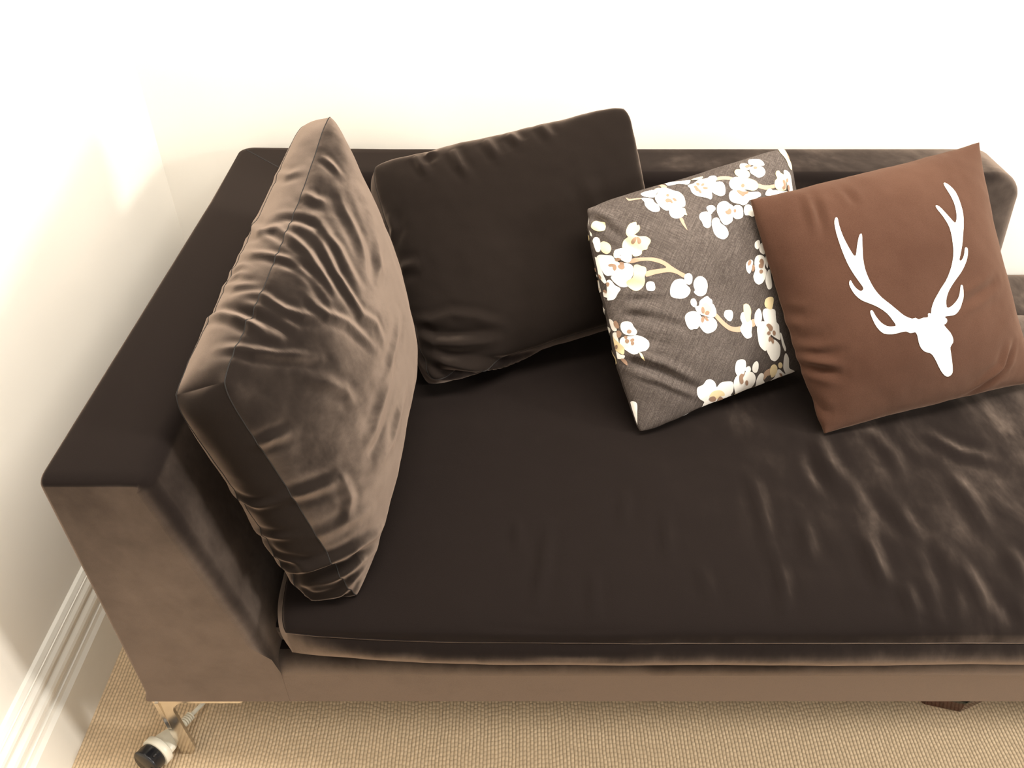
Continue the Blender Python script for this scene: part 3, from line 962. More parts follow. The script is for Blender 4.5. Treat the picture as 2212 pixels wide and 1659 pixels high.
#PRINT_DATA_BEGIN
BLOSSOM = """
W f -0.506,0.964 -0.448,0.968 -0.384,0.958 -0.359,0.942 -0.399,0.915 -0.432,0.894 -0.478,0.914 -0.506,0.938
W f -0.530,0.921 -0.476,0.904 -0.448,0.879 -0.448,0.850 -0.430,0.814 -0.432,0.777 -0.453,0.762 -0.491,0.770 -0.523,0.807 -0.533,0.848 -0.524,0.881
W f -0.423,0.891 -0.383,0.918 -0.327,0.956 -0.281,0.940 -0.245,0.906 -0.204,0.877 -0.189,0.825 -0.200,0.774 -0.222,0.739 -0.255,0.746 -0.286,0.725 -0.341,0.746 -0.382,0.748 -0.411,0.778 -0.430,0.829
W f -0.362,0.745 -0.311,0.748 -0.256,0.743 -0.229,0.723 -0.237,0.687 -0.261,0.665 -0.294,0.653 -0.340,0.660 -0.369,0.692
Y f -0.248,0.737 -0.228,0.718 -0.232,0.686 -0.234,0.659 -0.252,0.670 -0.257,0.701
B f -0.306,0.650 -0.279,0.645 -0.279,0.598 -0.277,0.534 -0.295,0.574 -0.305,0.614
T f -0.325,0.882 -0.306,0.889 -0.300,0.874 -0.314,0.863 -0.324,0.870
T f -0.357,0.838 -0.332,0.849 -0.307,0.834 -0.303,0.806 -0.315,0.795 -0.323,0.816 -0.348,0.816
T f -0.290,0.840 -0.271,0.834 -0.263,0.809 -0.283,0.809
B f -0.640,0.972 -0.620,0.948 -0.576,0.939 -0.528,0.924 -0.540,0.916 -0.584,0.926 -0.636,0.934
B f -0.298,1.000 -0.271,0.984 -0.273,0.946 -0.304,0.948 -0.315,0.961
W f -0.233,1.000 -0.185,0.992 -0.132,0.975 -0.068,0.963 -0.043,0.954 -0.086,0.923 -0.122,0.935 -0.161,0.952 -0.211,0.955 -0.256,0.962
Y f -0.038,0.955 0.020,0.961 0.079,0.955 0.053,0.938 0.002,0.941
Y f -0.343,0.963 -0.382,0.960 -0.358,0.933 -0.323,0.942
W f -0.100,0.914 -0.045,0.917 0.030,0.937 0.099,0.928 0.136,0.937 0.174,0.926 0.174,0.895 0.145,0.873 0.086,0.824 0.059,0.785 0.045,0.750 0.021,0.731 -0.003,0.753 -0.050,0.779 -0.088,0.807 -0.104,0.845 -0.097,0.883
W f 0.106,0.858 0.143,0.869 0.189,0.857 0.201,0.825 0.188,0.776 0.162,0.738 0.125,0.734 0.094,0.751 0.067,0.787 0.077,0.827
T f -0.002,0.888 -0.014,0.883 -0.024,0.887 -0.028,0.898 -0.023,0.908 -0.011,0.913 -0.001,0.909 0.003,0.898
T f 0.042,0.883 0.035,0.875 0.022,0.870 0.009,0.871 0.005,0.878 0.012,0.886 0.026,0.892 0.038,0.890
T f 0.047,0.835 0.037,0.831 0.020,0.834 0.007,0.843 0.006,0.853 0.017,0.857 0.033,0.853 0.046,0.844
T f -0.040,0.862 -0.051,0.859 -0.060,0.866 -0.063,0.878 -0.057,0.889 -0.045,0.891 -0.036,0.884 -0.034,0.872
T f -0.041,0.836 -0.053,0.836 -0.062,0.846 -0.062,0.861 -0.054,0.872 -0.042,0.873 -0.033,0.862 -0.033,0.847
T f -0.032,0.808 -0.041,0.811 -0.046,0.824 -0.046,0.839 -0.039,0.848 -0.031,0.845 -0.025,0.832 -0.026,0.817
B f 0.178,0.906 0.232,0.900 0.287,0.878 0.319,0.852 0.276,0.847 0.218,0.868 0.157,0.880
W f 0.535,0.953 0.566,0.976 0.621,0.966 0.655,0.948 0.668,0.909 0.656,0.884 0.616,0.892 0.569,0.910 0.534,0.932
W f 0.434,0.938 0.462,0.961 0.498,0.956 0.521,0.936 0.525,0.906 0.498,0.890 0.458,0.904 0.428,0.914
W f 0.514,0.902 0.575,0.907 0.626,0.882 0.639,0.849 0.629,0.816 0.591,0.792 0.540,0.793 0.509,0.828 0.494,0.858
Y f 0.351,0.900 0.381,0.922 0.423,0.913 0.469,0.895 0.484,0.862 0.464,0.827 0.419,0.816 0.380,0.834 0.351,0.867
T f 0.479,0.928 0.512,0.934 0.542,0.921 0.510,0.909 0.482,0.915
T f 0.580,0.881 0.569,0.875 0.554,0.877 0.545,0.885 0.546,0.895 0.557,0.901 0.571,0.899 0.581,0.891
W f 0.251,0.825 0.288,0.853 0.331,0.860 0.370,0.845 0.401,0.812 0.392,0.767 0.354,0.724 0.281,0.738 0.247,0.764 0.240,0.797
Y f 0.298,0.802 0.354,0.817 0.422,0.819 0.469,0.800 0.505,0.759 0.501,0.720 0.472,0.695 0.431,0.694 0.390,0.713 0.341,0.732 0.294,0.765
W f 0.193,0.713 0.213,0.741 0.249,0.752 0.304,0.738 0.360,0.719 0.389,0.693 0.463,0.675 0.491,0.655 0.484,0.628 0.432,0.621 0.402,0.608 0.368,0.625 0.325,0.600 0.284,0.598 0.253,0.621 0.207,0.644 0.186,0.677
W f 0.375,0.623 0.405,0.615 0.393,0.570 0.378,0.581
T f 0.371,0.759 0.361,0.750 0.348,0.749 0.339,0.756 0.340,0.768 0.350,0.777 0.363,0.779 0.372,0.771
T f 0.282,0.741 0.309,0.731 0.332,0.712 0.377,0.703 0.377,0.685 0.344,0.683 0.315,0.672 0.297,0.696 0.283,0.719
B f 0.512,0.741 0.550,0.716 0.612,0.698 0.672,0.690 0.668,0.662 0.614,0.664 0.561,0.666 0.519,0.688 0.491,0.708
W f 0.534,0.622 0.553,0.650 0.588,0.667 0.614,0.664 0.628,0.646 0.674,0.635 0.763,0.605 0.870,0.582 0.797,0.581 0.676,0.598 0.586,0.605
Y f 0.668,0.691 0.693,0.723 0.725,0.738 0.726,0.775 0.748,0.800 0.779,0.798 0.787,0.775 0.810,0.755 0.825,0.722 0.811,0.667 0.778,0.616 0.699,0.625 0.669,0.654
W f 0.825,0.774 0.848,0.790 0.889,0.762 0.902,0.724 0.889,0.654 0.872,0.586 0.814,0.595 0.821,0.665 0.816,0.724
T f 0.776,0.704 0.800,0.700 0.802,0.669 0.779,0.630 0.749,0.622 0.743,0.645 0.772,0.661
T f 0.845,0.691 0.836,0.679 0.824,0.676 0.816,0.683 0.817,0.696 0.827,0.708 0.839,0.711 0.846,0.704
T f 0.836,0.624 0.826,0.605 0.813,0.598 0.805,0.607 0.806,0.628 0.816,0.647 0.829,0.654 0.837,0.645
Y f 0.910,0.998 0.924,0.997 0.947,0.995 0.968,0.995 0.973,0.976 0.969,0.935 0.965,0.888 0.969,0.819 0.940,0.773 0.916,0.810 0.918,0.872 0.905,0.918 0.895,0.960
T f 0.971,0.936 0.962,0.922 0.962,0.876 0.972,0.897
W f -0.049,0.666 -0.031,0.683 0.009,0.680 0.029,0.657 0.023,0.633 -0.005,0.620 -0.029,0.605 -0.043,0.635
W f -0.135,0.620 -0.114,0.642 -0.073,0.644 -0.036,0.626 -0.034,0.589 -0.057,0.537 -0.075,0.503 -0.106,0.500 -0.130,0.524 -0.132,0.568 -0.141,0.592
W f 0.040,0.639 0.066,0.672 0.110,0.685 0.150,0.673 0.169,0.645 0.192,0.616 0.187,0.574 0.154,0.532 0.136,0.494 0.095,0.477 0.060,0.477 0.038,0.508 0.032,0.561 0.030,0.605
W f 0.175,0.592 0.212,0.618 0.255,0.606 0.271,0.576 0.260,0.531 0.238,0.497 0.194,0.493 0.162,0.512 0.156,0.546
W f 0.274,0.549 0.299,0.586 0.337,0.591 0.366,0.563 0.379,0.523 0.364,0.484 0.333,0.476 0.307,0.496 0.271,0.509
W f -0.055,0.522 -0.032,0.559 0.007,0.564 0.025,0.542 0.025,0.505 0.053,0.468 0.067,0.421 0.055,0.383 0.020,0.365 -0.009,0.370 -0.045,0.399 -0.062,0.439 -0.061,0.481
T f 0.101,0.592 0.125,0.595 0.149,0.607 0.160,0.585 0.146,0.560 0.121,0.556 0.104,0.572
T f 0.204,0.569 0.196,0.560 0.185,0.558 0.178,0.565 0.179,0.577 0.187,0.586 0.197,0.587 0.204,0.581
Y f -0.760,0.663 -0.747,0.698 -0.712,0.733 -0.674,0.736 -0.655,0.729 -0.658,0.703 -0.641,0.697 -0.647,0.663 -0.668,0.644 -0.691,0.635 -0.721,0.625 -0.750,0.627
Y f -0.814,0.579 -0.794,0.613 -0.755,0.629 -0.707,0.631 -0.673,0.606 -0.624,0.591 -0.595,0.554 -0.600,0.529 -0.629,0.501 -0.643,0.480 -0.678,0.483 -0.691,0.458 -0.717,0.446 -0.755,0.455 -0.767,0.496 -0.776,0.527 -0.815,0.553
T f -0.741,0.585 -0.722,0.602 -0.694,0.606 -0.705,0.577 -0.727,0.561 -0.740,0.567
T f -0.691,0.605 -0.672,0.590 -0.668,0.559 -0.682,0.544 -0.696,0.558
Y f -0.988,0.820 -0.978,0.849 -0.953,0.858 -0.922,0.839 -0.894,0.826 -0.887,0.811 -0.902,0.758 -0.917,0.744 -0.947,0.753 -0.969,0.773 -0.984,0.797
W f -0.996,0.697 -0.987,0.717 -0.971,0.715 -0.957,0.695 -0.956,0.662 -0.959,0.612 -0.972,0.587 -0.988,0.596 -0.992,0.630 -0.994,0.663
Y f -0.958,0.650 -0.939,0.662 -0.918,0.649 -0.898,0.619 -0.896,0.579 -0.910,0.551 -0.932,0.547 -0.952,0.570 -0.961,0.600
W f -1.000,0.936 -1.000,0.962 -1.000,0.916 -0.999,0.875 -1.000,0.827 -1.000,0.796 -0.994,0.758 -0.995,0.734 -1.000,0.751 -1.000,0.780 -1.000,0.832 -1.000,0.873
Y b -0.989,0.822 -0.986,0.788 -1.000,0.751 -1.000,0.727 -0.994,0.711 -0.985,0.729 -0.986,0.765
W f -1.000,0.539 -1.000,0.561 -0.994,0.543 -0.988,0.507 -0.987,0.456 -0.982,0.397 -0.975,0.337 -0.983,0.316 -0.993,0.341 -1.000,0.393 -1.000,0.457 -1.000,0.499
W b -0.976,0.441 -0.977,0.488 -0.976,0.498 -0.974,0.462 -0.999,0.403 -0.973,0.388 -0.975,0.401
W f -0.892,0.506 -0.881,0.546 -0.863,0.558 -0.820,0.555 -0.783,0.544 -0.766,0.510 -0.767,0.463 -0.779,0.436 -0.802,0.421 -0.826,0.436 -0.852,0.465 -0.878,0.488
W f -0.996,0.551 -0.977,0.564 -0.938,0.542 -0.902,0.520 -0.889,0.487 -0.867,0.447 -0.838,0.432 -0.799,0.411 -0.780,0.375 -0.788,0.327 -0.810,0.291 -0.834,0.282 -0.858,0.292 -0.893,0.324 -0.939,0.363 -0.961,0.370 -0.978,0.401 -0.987,0.450 -0.992,0.498
W f -0.940,0.357 -0.888,0.341 -0.835,0.300 -0.819,0.276 -0.838,0.240 -0.861,0.233 -0.881,0.237 -0.907,0.258 -0.929,0.296 -0.941,0.329
Y f -0.773,0.379 -0.749,0.386 -0.721,0.363 -0.692,0.340 -0.692,0.305 -0.715,0.269 -0.721,0.228 -0.743,0.192 -0.776,0.172 -0.808,0.176 -0.839,0.209 -0.855,0.253 -0.845,0.280 -0.805,0.289 -0.786,0.326
T f -0.942,0.456 -0.922,0.460 -0.895,0.439 -0.894,0.407 -0.909,0.391 -0.918,0.411 -0.917,0.432 -0.935,0.440
T f -0.883,0.422 -0.865,0.433 -0.866,0.452 -0.837,0.438 -0.838,0.410 -0.840,0.388 -0.860,0.383 -0.877,0.400
T f -0.890,0.484 -0.867,0.489 -0.845,0.468 -0.864,0.461 -0.881,0.465
T b -0.975,0.483 -0.998,0.473 -1.000,0.446 -1.000,0.439 -0.974,0.463
T f -1.000,0.408 -0.996,0.400 -0.992,0.372 -0.998,0.368
W b -0.973,0.340 -0.972,0.367 -1.000,0.361 -1.000,0.332 -1.000,0.296 -1.000,0.264 -0.969,0.267 -0.971,0.290 -0.973,0.311
W f -0.974,0.330 -0.958,0.337 -0.944,0.318 -0.932,0.278 -0.905,0.241 -0.905,0.223 -0.924,0.205 -0.953,0.168 -0.982,0.170 -0.992,0.182 -0.985,0.241 -0.979,0.288
W f -1.000,0.246 -0.997,0.256 -0.985,0.244 -0.990,0.200 -1.000,0.216 -1.000,0.227
T b -0.973,0.371 -0.972,0.380 -1.000,0.361 -0.971,0.344 -0.972,0.344
T b -0.972,0.303 -0.971,0.306 -1.000,0.292 -0.970,0.282 -0.971,0.286
T f -0.977,0.315 -0.966,0.320 -0.960,0.301 -0.971,0.285 -0.977,0.294
T f -0.998,0.264 -0.990,0.269 -0.985,0.244 -0.991,0.238
W f -0.721,0.197 -0.707,0.216 -0.681,0.215 -0.657,0.195 -0.657,0.154 -0.672,0.131 -0.699,0.136 -0.723,0.156
B f -0.802,0.421 -0.769,0.442 -0.710,0.429 -0.629,0.404 -0.576,0.376 -0.528,0.331 -0.483,0.271 -0.439,0.222 -0.396,0.176 -0.417,0.155 -0.462,0.201 -0.505,0.231 -0.550,0.246 -0.631,0.258 -0.705,0.262 -0.689,0.304 -0.610,0.295 -0.538,0.283 -0.561,0.320 -0.611,0.359 -0.663,0.387 -0.728,0.403 -0.772,0.406
W f -0.411,0.166 -0.392,0.181 -0.361,0.175 -0.346,0.144 -0.360,0.098 -0.382,0.085 -0.405,0.097 -0.416,0.129
W f -0.551,0.092 -0.528,0.135 -0.491,0.160 -0.442,0.155 -0.411,0.128 -0.409,0.092 -0.388,0.057 -0.393,0.021 -0.427,-0.006 -0.472,-0.008 -0.524,0.014 -0.554,0.043
W f -0.353,0.071 -0.335,0.109 -0.301,0.127 -0.263,0.117 -0.234,0.078 -0.232,0.026 -0.258,-0.029 -0.297,-0.042 -0.335,-0.027 -0.362,0.011 -0.349,0.026
W f -0.405,-0.051 -0.389,-0.036 -0.365,-0.045 -0.355,-0.086 -0.372,-0.113 -0.390,-0.106 -0.406,-0.082
W f -0.337,-0.102 -0.326,-0.076 -0.284,-0.060 -0.252,-0.057 -0.234,-0.084 -0.219,-0.103 -0.222,-0.132 -0.211,-0.150 -0.203,-0.204 -0.214,-0.237 -0.247,-0.248 -0.301,-0.216 -0.355,-0.176 -0.376,-0.133 -0.371,-0.109 -0.345,-0.112
Y f -0.312,-0.117 -0.278,-0.106 -0.254,-0.136 -0.241,-0.177 -0.269,-0.204 -0.312,-0.194 -0.326,-0.149
W f -0.484,-0.184 -0.466,-0.146 -0.422,-0.136 -0.379,-0.150 -0.349,-0.186 -0.335,-0.234 -0.365,-0.268 -0.393,-0.295 -0.421,-0.289 -0.450,-0.285 -0.473,-0.246
W f -0.370,-0.274 -0.343,-0.232 -0.290,-0.234 -0.240,-0.254 -0.217,-0.295 -0.221,-0.337 -0.253,-0.363 -0.307,-0.366 -0.341,-0.342 -0.361,-0.306
T f -0.302,-0.162 -0.307,-0.182 -0.318,-0.188 -0.328,-0.178 -0.331,-0.157 -0.325,-0.138 -0.315,-0.131 -0.305,-0.141
T f -0.264,-0.194 -0.268,-0.207 -0.281,-0.213 -0.296,-0.208 -0.304,-0.195 -0.300,-0.182 -0.287,-0.176 -0.272,-0.181
T f -0.319,-0.241 -0.329,-0.257 -0.341,-0.260 -0.348,-0.248 -0.347,-0.229 -0.338,-0.213 -0.326,-0.209 -0.318,-0.221
T f -0.316,-0.211 -0.296,-0.225 -0.283,-0.259 -0.295,-0.263 -0.310,-0.242
B f -0.207,-0.221 -0.174,-0.272 -0.136,-0.328 -0.094,-0.371 -0.048,-0.394 0.001,-0.404 -0.006,-0.446 -0.054,-0.435 -0.115,-0.401 -0.163,-0.349 -0.201,-0.292 -0.224,-0.248
W f -0.142,-0.260 -0.119,-0.227 -0.062,-0.245 -0.060,-0.293 -0.083,-0.327 -0.106,-0.323 -0.129,-0.294
W f 0.003,-0.335 0.021,-0.296 0.047,-0.293 0.079,-0.329 0.105,-0.381 0.112,-0.427 0.097,-0.482 0.097,-0.519 0.069,-0.528 0.035,-0.517 0.006,-0.475 -0.010,-0.419 0.016,-0.383
Y f 0.054,-0.233 0.069,-0.230 0.082,-0.227 0.110,-0.254 0.118,-0.304 0.106,-0.345 0.097,-0.379 0.062,-0.383 0.049,-0.327 0.045,-0.282
B f 0.105,-0.381 0.147,-0.386 0.140,-0.440 0.106,-0.437
W f 0.140,-0.377 0.157,-0.331 0.201,-0.305 0.220,-0.350 0.216,-0.400 0.192,-0.437 0.156,-0.452 0.139,-0.413
W f 0.361,-0.361 0.265,-0.326 0.237,-0.340 0.230,-0.374 0.239,-0.429 0.248,-0.490 0.302,-0.567 0.367,-0.623 0.404,-0.641 0.397,-0.572 0.394,-0.511 0.367,-0.473 0.366,-0.414
W f 0.157,-0.463 0.185,-0.427 0.238,-0.432 0.276,-0.491 0.302,-0.559 0.263,-0.629 0.245,-0.694 0.198,-0.661 0.166,-0.607 0.157,-0.537
W f 0.240,-0.630 0.283,-0.606 0.339,-0.623 0.390,-0.674 0.408,-0.725 0.402,-0.790 0.357,-0.819 0.306,-0.791 0.285,-0.755 0.254,-0.701
Y f 0.268,-0.267 0.289,-0.243 0.335,-0.242 0.366,-0.265 0.349,-0.320 0.325,-0.350 0.275,-0.321 0.263,-0.295
T f 0.251,-0.465 0.283,-0.464 0.317,-0.503 0.312,-0.532 0.284,-0.527 0.271,-0.497
T f 0.294,-0.550 0.288,-0.560 0.274,-0.561 0.261,-0.552 0.255,-0.539 0.261,-0.529 0.275,-0.528 0.288,-0.537
T f 0.350,-0.563 0.348,-0.579 0.338,-0.584 0.325,-0.576 0.316,-0.558 0.318,-0.542 0.328,-0.537 0.342,-0.546
T f 0.301,-0.606 0.292,-0.620 0.280,-0.622 0.272,-0.610 0.272,-0.593 0.280,-0.579 0.292,-0.577 0.300,-0.588
T f 0.329,-0.624 0.331,-0.645 0.323,-0.653 0.310,-0.643 0.299,-0.621 0.297,-0.600 0.305,-0.592 0.318,-0.602
W f 0.276,0.222 0.290,0.256 0.329,0.266 0.337,0.243 0.321,0.210 0.302,0.191 0.283,0.201
W f 0.315,0.196 0.340,0.231 0.374,0.225 0.379,0.179 0.355,0.133 0.331,0.143 0.314,0.167
W f 0.146,0.080 0.163,0.112 0.200,0.125 0.223,0.110 0.215,0.075 0.192,0.037 0.168,0.012 0.148,0.035
T f 0.167,0.103 0.191,0.125 0.208,0.114 0.195,0.088 0.172,0.081
T f 0.210,0.076 0.230,0.063 0.221,0.029 0.194,0.023
W f 0.235,0.084 0.259,0.130 0.303,0.140 0.346,0.113 0.349,0.068 0.333,0.020 0.343,-0.013 0.322,-0.059 0.281,-0.100 0.235,-0.105 0.202,-0.070 0.199,-0.017 0.230,0.026
T f 0.285,0.085 0.312,0.104 0.332,0.080 0.324,0.045 0.302,0.022 0.273,0.036 0.274,0.059 0.295,0.068
T f 0.303,-0.008 0.294,-0.018 0.280,-0.019 0.268,-0.011 0.265,0.003 0.274,0.013 0.289,0.014 0.301,0.006
W f 0.349,0.090 0.379,0.119 0.375,0.045 0.359,0.005 0.347,0.038
W f 0.314,-0.080 0.349,-0.022 0.380,-0.012 0.379,-0.075 0.376,-0.149 0.358,-0.177 0.325,-0.172 0.312,-0.124
W f 0.401,-0.584 0.419,-0.593 0.441,-0.666 0.473,-0.743 0.462,-0.762 0.428,-0.700 0.413,-0.643
W f -0.956,-0.063 -0.941,-0.039 -0.907,-0.048 -0.883,-0.070 -0.874,-0.108 -0.860,-0.149 -0.874,-0.174 -0.898,-0.170 -0.925,-0.157 -0.945,-0.137 -0.957,-0.101
W f -0.980,-0.198 -0.965,-0.162 -0.933,-0.165 -0.899,-0.175 -0.869,-0.180 -0.830,-0.211 -0.798,-0.259 -0.800,-0.303 -0.832,-0.329 -0.876,-0.323 -0.889,-0.331 -0.917,-0.324 -0.944,-0.295 -0.970,-0.250
Y f -0.879,-0.325 -0.866,-0.337 -0.856,-0.367 -0.850,-0.406 -0.867,-0.375 -0.874,-0.352
T f -0.896,-0.138 -0.902,-0.147 -0.913,-0.147 -0.923,-0.138 -0.925,-0.125 -0.919,-0.116 -0.908,-0.116 -0.898,-0.125
T f -0.926,-0.215 -0.935,-0.220 -0.944,-0.213 -0.948,-0.201 -0.945,-0.189 -0.937,-0.185 -0.928,-0.191 -0.923,-0.204
T f -0.890,-0.208 -0.893,-0.217 -0.902,-0.222 -0.912,-0.218 -0.917,-0.209 -0.914,-0.199 -0.905,-0.195 -0.895,-0.198
T f -0.896,-0.238 -0.901,-0.247 -0.909,-0.248 -0.915,-0.241 -0.916,-0.230 -0.912,-0.221 -0.904,-0.220 -0.898,-0.227
T f -0.932,-0.181 -0.939,-0.182 -0.946,-0.175 -0.948,-0.164 -0.946,-0.156 -0.939,-0.155 -0.932,-0.162 -0.929,-0.173
W f -1.000,-0.001 -0.999,0.020 -0.989,-0.004 -0.981,-0.058 -0.982,-0.093 -0.996,-0.087 -1.000,-0.050
T f -0.986,-0.017 -0.976,-0.008 -0.965,-0.035 -0.965,-0.074 -0.977,-0.076 -0.987,-0.048
T f -0.982,-0.097 -0.965,-0.105 -0.958,-0.131 -0.969,-0.153 -0.984,-0.150
W b -0.966,-0.029 -0.965,-0.025 -0.998,-0.049 -0.998,-0.088 -0.963,-0.119 -0.964,-0.088 -0.966,-0.060
W f -1.000,-0.119 -0.996,-0.100 -0.984,-0.111 -0.983,-0.158 -0.984,-0.204 -0.997,-0.172
Y f -1.000,-0.147 -1.000,-0.119 -0.994,-0.167 -0.967,-0.235 -0.965,-0.267 -0.972,-0.302 -0.988,-0.287 -1.000,-0.252 -1.000,-0.219 -1.000,-0.183
W f -1.000,-0.259 -0.989,-0.294 -0.968,-0.315 -0.981,-0.337 -1.000,-0.325 -1.000,-0.298
Y b -0.965,-0.272 -0.964,-0.245 -0.986,-0.253 -1.000,-0.314 -1.000,-0.361 -0.962,-0.377 -0.963,-0.338
T f -0.991,-0.335 -0.981,-0.333 -0.969,-0.355 -0.969,-0.401 -0.982,-0.375
T f -0.992,-0.229 -0.995,-0.239 -0.998,-0.241 -1.000,-0.232 -0.999,-0.219 -0.997,-0.209 -0.993,-0.208 -0.991,-0.216
T b -0.965,-0.303 -0.995,-0.308 -0.967,-0.299 -0.967,-0.287 -0.966,-0.281 -0.965,-0.278 -0.965,-0.281 -0.965,-0.292
T b -0.966,-0.055 -0.965,-0.063 -0.964,-0.114 -0.964,-0.143 -0.966,-0.099
W b -0.968,0.145 -0.968,0.177 -0.967,0.166 -0.997,0.108 -0.965,0.056 -0.965,0.020 -0.965,0.059 -0.967,0.100
W b -0.995,-0.306 -0.996,-0.314 -0.962,-0.343 -0.963,-0.360 -0.966,-0.372
W f -1.000,-0.751 -1.000,-0.715 -0.993,-0.705 -0.975,-0.722 -0.969,-0.752 -0.985,-0.837 -1.000,-0.930 -1.000,-0.995 -1.000,-1.000 -1.000,-0.954 -1.000,-0.893 -1.000,-0.817
T f -1.000,-0.893 -1.000,-0.910 -1.000,-0.910 -1.000,-0.901 -1.000,-0.884 -1.000,-0.866 -1.000,-0.871 -1.000,-0.875
W f -0.455,-0.828 -0.440,-0.791 -0.400,-0.779 -0.371,-0.754 -0.328,-0.759 -0.287,-0.796 -0.265,-0.847 -0.254,-0.840 -0.226,-0.821 -0.176,-0.828 -0.103,-0.857 -0.069,-0.947 -0.072,-0.984 -0.017,-0.999 -0.034,-1.000 -0.133,-0.994 -0.185,-0.997 -0.249,-1.000 -0.370,-0.995 -0.393,-1.000 -0.366,-0.996 -0.372,-0.967 -0.372,-0.943 -0.423,-0.901 -0.453,-0.857
Y f -0.329,-0.913 -0.304,-0.877 -0.235,-0.885 -0.183,-0.919 -0.151,-0.964 -0.203,-0.952 -0.240,-0.967 -0.308,-0.921
T f -0.325,-0.937 -0.315,-0.918 -0.275,-0.927 -0.244,-0.960 -0.243,-0.980 -0.290,-0.968
T f -0.218,-0.966 -0.207,-0.949 -0.172,-0.971 -0.134,-1.000 -0.168,-0.996 -0.170,-0.996 -0.193,-0.998 -0.201,-0.999
T f -0.309,-0.985 -0.249,-1.000 -0.216,-1.000 -0.233,-1.000 -0.249,-1.000
W f -0.090,-0.752 -0.084,-0.705 -0.065,-0.678 -0.022,-0.683 0.015,-0.705 0.028,-0.753 0.024,-0.785 0.007,-0.817 -0.051,-0.819 -0.073,-0.795
W f 0.021,-0.783 0.043,-0.769 0.070,-0.776 0.085,-0.805 0.076,-0.829 0.034,-0.815
W f -0.090,-0.867 -0.077,-0.821 -0.027,-0.805 0.041,-0.817 0.105,-0.839 0.148,-0.886 0.163,-0.933 0.163,-0.977 0.167,-1.000 0.134,-1.000 0.044,-0.992 0.013,-0.996 -0.021,-0.988 -0.069,-0.924
T f -0.038,-0.829 -0.020,-0.808 0.005,-0.822 0.019,-0.802 0.016,-0.831 0.004,-0.854 0.020,-0.898 0.004,-0.910 -0.020,-0.885
T f 0.080,-0.923 0.083,-0.941 0.073,-0.945 0.056,-0.932 0.043,-0.911 0.043,-0.894 0.053,-0.891 0.068,-0.902
Y f -0.031,-0.985 0.019,-0.995 0.012,-0.996 -0.012,-0.999 -0.014,-0.999
W f 0.100,-0.810 0.106,-0.768 0.137,-0.751 0.162,-0.775 0.170,-0.827 0.156,-0.858 0.119,-0.844
W f 0.206,-0.994 0.174,-0.937 0.188,-0.887 0.219,-0.881 0.249,-0.911 0.259,-0.952 0.309,-0.992 0.314,-1.000 0.281,-1.000 0.213,-0.995 0.202,-0.995
B f 0.241,-0.898 0.265,-0.872 0.322,-0.874 0.334,-0.932 0.298,-0.932 0.276,-0.956 0.254,-0.940
Y f 0.314,-0.904 0.310,-0.854 0.343,-0.842 0.385,-0.872 0.404,-0.921 0.389,-0.959 0.353,-0.959
Y f 0.453,-0.883 0.453,-0.899 0.442,-0.905 0.424,-0.900 0.408,-0.886 0.398,-0.867 0.399,-0.852 0.411,-0.846 0.427,-0.851 0.443,-0.865
W f 0.378,-0.995 0.398,-0.972 0.400,-0.920 0.425,-0.911 0.484,-0.953 0.556,-1.000 0.513,-1.000 0.484,-1.000 0.373,-0.995 0.364,-0.996
T f 0.437,-0.951 0.464,-0.956 0.508,-0.992 0.498,-1.000 0.484,-1.000 0.498,-1.000 0.490,-0.992
W f 0.460,-0.866 0.459,-0.805 0.477,-0.783 0.518,-0.839 0.545,-0.928 0.606,-0.966 0.665,-1.000 0.557,-0.994 0.498,-1.000 0.518,-0.998 0.542,-0.991 0.479,-0.926
B f -0.017,-1.000 0.026,-0.995 0.134,-1.000 0.194,-0.996 0.211,-0.995 0.167,-1.000 0.117,-1.000 0.006,-0.996 -0.017,-1.000
Y f 0.134,-1.000 0.167,-1.000 0.199,-0.995 0.281,-1.000 0.211,-0.995 0.150,-1.000 0.134,-1.000
Y f 0.281,-1.000 0.330,-1.000 0.360,-0.996 0.373,-0.995 0.358,-0.997 0.314,-1.000
W f -0.639,-1.000 -0.612,-1.000 -0.575,-0.997 -0.531,-0.990 -0.454,-1.000 -0.439,-1.000 -0.454,-1.000 -0.554,-0.995 -0.598,-1.000
W f -0.135,-0.995 -0.034,-1.000 -0.017,-1.000 -0.017,-1.000 -0.017,-1.000 -0.067,-1.000
"""
